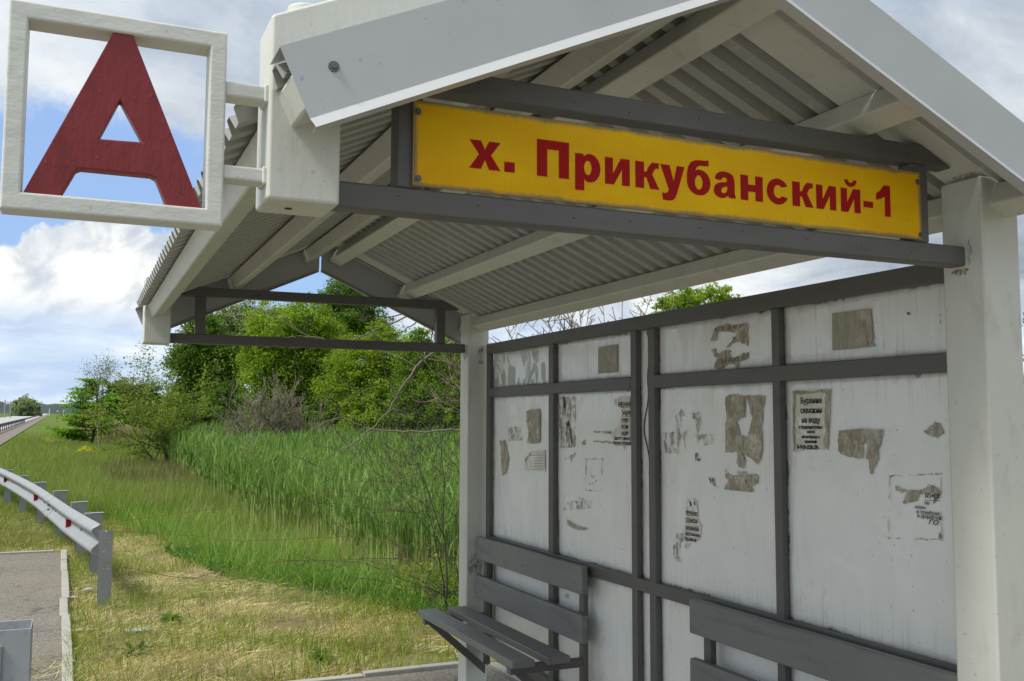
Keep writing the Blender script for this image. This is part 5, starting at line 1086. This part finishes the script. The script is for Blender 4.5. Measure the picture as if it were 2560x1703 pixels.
pixbranch('long bowed thorny branch dipping from the far post into the reeds', [[(1180, 830, 7.0), (1070, 890, 7.0), (1010, 960, 7.0), (960, 1040, 7.1), (880, 1110, 7.2), (820, 1140, 7.3)], [(1160, 1073, 7.4), (1060, 1080, 7.3), (940, 1075, 7.3), (880, 1055, 7.3), (826, 1027, 7.3)]], M['twig_brown'], .009, 83)
pixbranch('reddish bowed stem rooted behind the bench end', [[(1110, 1530, 7.9), (1060, 1470, 7.9), (1010, 1390, 8.0), (975, 1330, 8.0), (970, 1300, 8.0), (1000, 1262, 8.0), (1060, 1250, 8.0), (1150, 1262, 8.0)]], M['bark_orange'], .007, 84)
# dry reeds far off, yellow flowers, weeds, litter
def clump(name, label, cat, u, v, Y, n, wx, h, w, col, seed, kind=None, lean=(.02, .15)):
    r = np.random.default_rng(seed); q = on(u, v, y=Y); x = q.x+r.normal(0, wx, n); y = Y+r.normal(0, wx, n)
    c_ = np.array(col)*r.uniform(.7, 1.2, n)[:, None]; o = blades(name, np.stack([x, y, gz_np(x, y)-.02], 1), h*r.uniform(.7, 1.1, n), w*r.uniform(.7, 1.3, n), r.uniform(*lean, n), c_, None, seed); tag(o, label, cat, None, kind); return o
clump('dry_reeds', 'pale clump of dry reeds beside the sapling trunk', 'reeds', 232, 965, 58, 1400, .55, 1.35, .04, (.42, .35, .22), 91)
clump('dry_reeds', 'pale strip of dry reeds under the dark round bush', 'reeds', 300, 960, 64, 1700, 1.0, 1.1, .045, (.36, .31, .18), 92)
for i, (u, v, Y, lb) in enumerate(((190, 1055, 30, 'cluster of yellow flowers in the meadow above the guardrail'), (115, 1022, 42, 'faint far patch of yellow flowers near the road'))):
    r = np.random.default_rng(95+i); q = ground_at(u, v+14); n = 22; x = q.x+r.normal(0, .20, n); y = q.y+r.normal(0, .3, n); h = r.uniform(.45, .62, n); t = empty('yellow_flowers', (q.x, q.y, q.z), lb, 'flowers', 'yellow flowers in the meadow')
    st = blades('stems', np.stack([x, y, gz_np(x, y)], 1), h, np.full(n, .008), r.uniform(0, .1, n), np.tile(np.array([.12, .2, .03]), (n, 1)), None, 96+i, 2); st.parent = t; st.matrix_parent_inverse = Matrix.Translation(t.location).inverted()
    c_ = np.stack([np.repeat(x, 6), np.repeat(y, 6), np.repeat(gz_np(x, y)+h, 6)], 1)+r.normal(0, .028, (n*6, 3)); V = leaves_np(r, c_, .045, None, None, .5); fast_mesh('blossoms', V.reshape(-1, 3), (np.arange(n*6)*4)[:, None]+np.array([[0, 1, 2, 3]]), M['leaf'], np.repeat(np.tile(np.array([.75, .58, .01]), (n*6, 1)), 4, 0), t)
def weed(label, u, v, nleaf, size, seed, col=(.07, .16, .02)):
    r = np.random.default_rng(seed); q = ground_at(u, v); a = r.uniform(0, 2*np.pi, nleaf); n = nleaf; V = np.zeros((n, 6, 3)); L = size*r.uniform(.6, 1.1, n); el = r.uniform(.2, .9, n)
    for i, (f, w) in enumerate(((0, .1), (.5, .5), (1, .04))):
        for j, s in enumerate((-1, 1)):
            V[:, 2*i+j, 0] = q.x+np.cos(a)*L*f-np.sin(a)*s*w*L*.35; V[:, 2*i+j, 1] = q.y+np.sin(a)*L*f+np.cos(a)*s*w*L*.35; V[:, 2*i+j, 2] = q.z-.01+L*(el*f-.35*f*f)
    i0 = (np.arange(n)*6)[:, None]; F = np.concatenate([i0+np.array([[0, 1, 3, 2]]), i0+np.array([[2, 3, 5, 4]])]); c_ = np.array(col)*r.uniform(.7, 1.3, n)[:, None]
    tag(fast_mesh('weed', V.reshape(-1, 3), F, M['leaf'], np.repeat(c_, 6, 0)), label, 'weed', 'broadleaf weeds in the straw')
weed('broadleaf weed rosette in the straw behind the guardrail end', 392, 1425, 26, .15, 101, (.12, .24, .03)); weed('low broadleaf weed in the straw near the path kerb', 312, 1500, 18, .16, 102, (.06, .12, .025))
weed('small weed against the outer side of the path kerb', 172, 1345, 12, .12, 103); weed('bright green weed at the corner of the path kerb', 150, 1395, 14, .07, 104, (.16, .26, .03)); weed('low leafy weed tuft near the pad kerb', 745, 1515, 22, .16, 105, (.09, .18, .03))
for i, (u, v) in enumerate(((1010, 1385), (985, 1372), (1035, 1395), (960, 1345), (1050, 1370))):
    r = np.random.default_rng(110+i); q = ground_at(u, v); t_ = empty('vine_clump', (q.x, q.y, q.z), ['yellow green vine clump nearest the far bench end', 'yellow green vine clump left of the bench end', 'yellow green vine clump against the far post foot', 'small vine clump out in the reed edge', 'vine clump between the post and the reeds'][i], 'weed', 'vines at the far post')
    n = 260; c_ = np.array([q.x, q.y, q.z+.14])+r.normal(0, 1, (n, 3))*np.array([.16, .16, .09]); V = leaves_np(r, c_, .055, None, None, .7); v_ = r.uniform(0, 1, n)[:, None]; cc = np.array([.06, .14, .02])*(1-v_)+np.array([.30, .36, .03])*v_
    fast_mesh('foliage', V.reshape(-1, 3), (np.arange(n)*4)[:, None]+np.array([[0, 1, 2, 3]]), M['leaf'], np.repeat(cc, 4, 0), t_)
M['stone'] = mat_plain('pale_stone', (.40, .38, .32), .95, 0, .3, 20); M['plastic'] = mat_plain('pale_blue_plastic', (.42, .52, .52), .4, 0, .2, 30)
def stone(label, u, v, sx_, sy_, sz_, seed, mat='stone', name='stone', cat='stone', group='stones by the kerb'):
    rnd = random.Random(seed); bm = bmesh.new(); bmesh.ops.create_icosphere(bm, subdivisions=2, radius=1); q = ground_at(u, v)
    for vt in bm.verts:
        k_ = 1+rnd.uniform(-.18, .18); vt.co = Vector((vt.co.x*sx_*k_+q.x, vt.co.y*sy_*k_+q.y, vt.co.z*sz_*k_+q.z+sz_*.3))
    me = bpy.data.meshes.new(name); bm.to_mesh(me); bm.free(); me.materials.append(M[mat]); o = bpy.data.objects.new(name, me); COL.objects.link(o); tag(o, label, cat, group)
stone('flat pale stone beside the path kerb below the guardrail', 195, 1452, .10, .03, .015, 121); stone('small pale stone by the kerb under the rail end', 172, 1378, .05, .04, .02, 122); stone('pale broken stone at the foot of the guardrail end', 205, 1360, .06, .05, .025, 123)
stone('crumpled pale blue plastic scrap lying in the straw', 318, 1452, .11, .035, .015, 124, 'plastic', 'plastic_scrap', 'litter', None)
# the far traffic sign, marker posts and power poles along the horizon
def far_post(name, label, cat, u, v0, v1, Y, w, mat, group=None):
    a = on(u, v0, y=Y); b = on(u, v1, y=Y); t = empty(name, (b.x, Y, gz(b.x, Y)), label, cat, group); mb = MB(); mb.tube((a.x, Y, gz(b.x, Y)-.3), (a.x, Y, a.z), w, w*.8, 8, True); mb.build('pole', mat, t); return t, a
M['wsign'] = mat_plain('white_sign', (.7, .7, .7), .5); M['bsign'] = mat_plain('black_roadside_box', (.03, .03, .035), .6)
Yf = 480
t, a = far_post('warning_sign', 'tiny white triangular warning sign at the far bend of the road', 'sign', 132, 944, 957, Yf, .07, M['dark_steel'])
p0, p1, p2 = on(127, 949, y=Yf), on(138, 949, y=Yf), on(132.5, 942, y=Yf)
mb = MB(); mb.prism_y([(p0.x, p0.z), (p1.x, p1.z), (p2.x, p2.z)], Yf-.19, Yf-.12); mb.build('triangle', M['refl'], t); c_ = (p0+p1+p2)/3
mb = MB(); mb.prism_y([tuple((c_.x+(q.x-c_.x)*.66, c_.z+(q.z-c_.z)*.66)) for q in (p0, p1, p2)], Yf-.22, Yf-.1915); mb.build('panel', M['wsign'], t)
for i, (u, v0, v1, lb) in enumerate(((114, 941, 951, 'white marker post left of the far warning sign'), (147, 944, 951, 'white marker post right of the far warning sign'))):
    t, a = far_post('marker_post', lb, 'post', u, v0, v1+4, 470, .16, M['wsign'], 'marker posts at the bend')
for i, u in enumerate((12, 25)):
    t, a = far_post('power_pole', ['grey power pole at the left edge of the photo', 'grey power pole left of the lone round tree'][i], 'pole', u, 920+4*i, 958, 300, .16, M['steel'], 'power poles on the horizon')
    mb = MB(); mb.box(a.x-1.2, a.x+1.2, 299.9, 300.1, a.z-.8, a.z-.6); mb.build('crossarm', M['steel'], t)
# the guardrails along the far road
for j, (o_, lb) in enumerate(((o_near+.25, 'long low guardrail on the near side of the distant road'), (o_near-9.6, 'long low guardrail on the far side of the distant road'))):
    t = empty('road_guardrail', tuple(vp*60+nrm_r*o_), lb, 'guardrail', 'guardrails along the distant road'); mb = MB(); mbp = MB(); n = 46; vs = []
    for i in range(n+1):
        s = 14+(330-14)*(i/n)**1.6; q = vp*s+nrm_r*o_; z = gz(q.x, q.y); vs += [(q.x, q.y, z+.42), (q.x+.05, q.y, z+.50), (q.x, q.y, z+.58), (q.x+.05, q.y, z+.66), (q.x, q.y, z+.74)]
    mb.add(vs, [(5*i+k, 5*i+5+k, 5*i+6+k, 5*i+1+k) for i in range(n) for k in range(4)]); bm_ = mb.build('rail_beam', M['dark_steel'] if j == 0 else M['steel'], t); sd_ = bm_.modifiers.new('thickness', 'SOLIDIFY'); sd_.thickness = .01
    for i in range(40):
        s = 16+i*4.0; q = vp*s+nrm_r*o_; z = gz(q.x, q.y); m2 = MB(); m2.box(q.x+.06, q.x+.14, q.y-.05, q.y+.05, z-.1, z+.76); m2.build('post', M['dark_steel'], t)
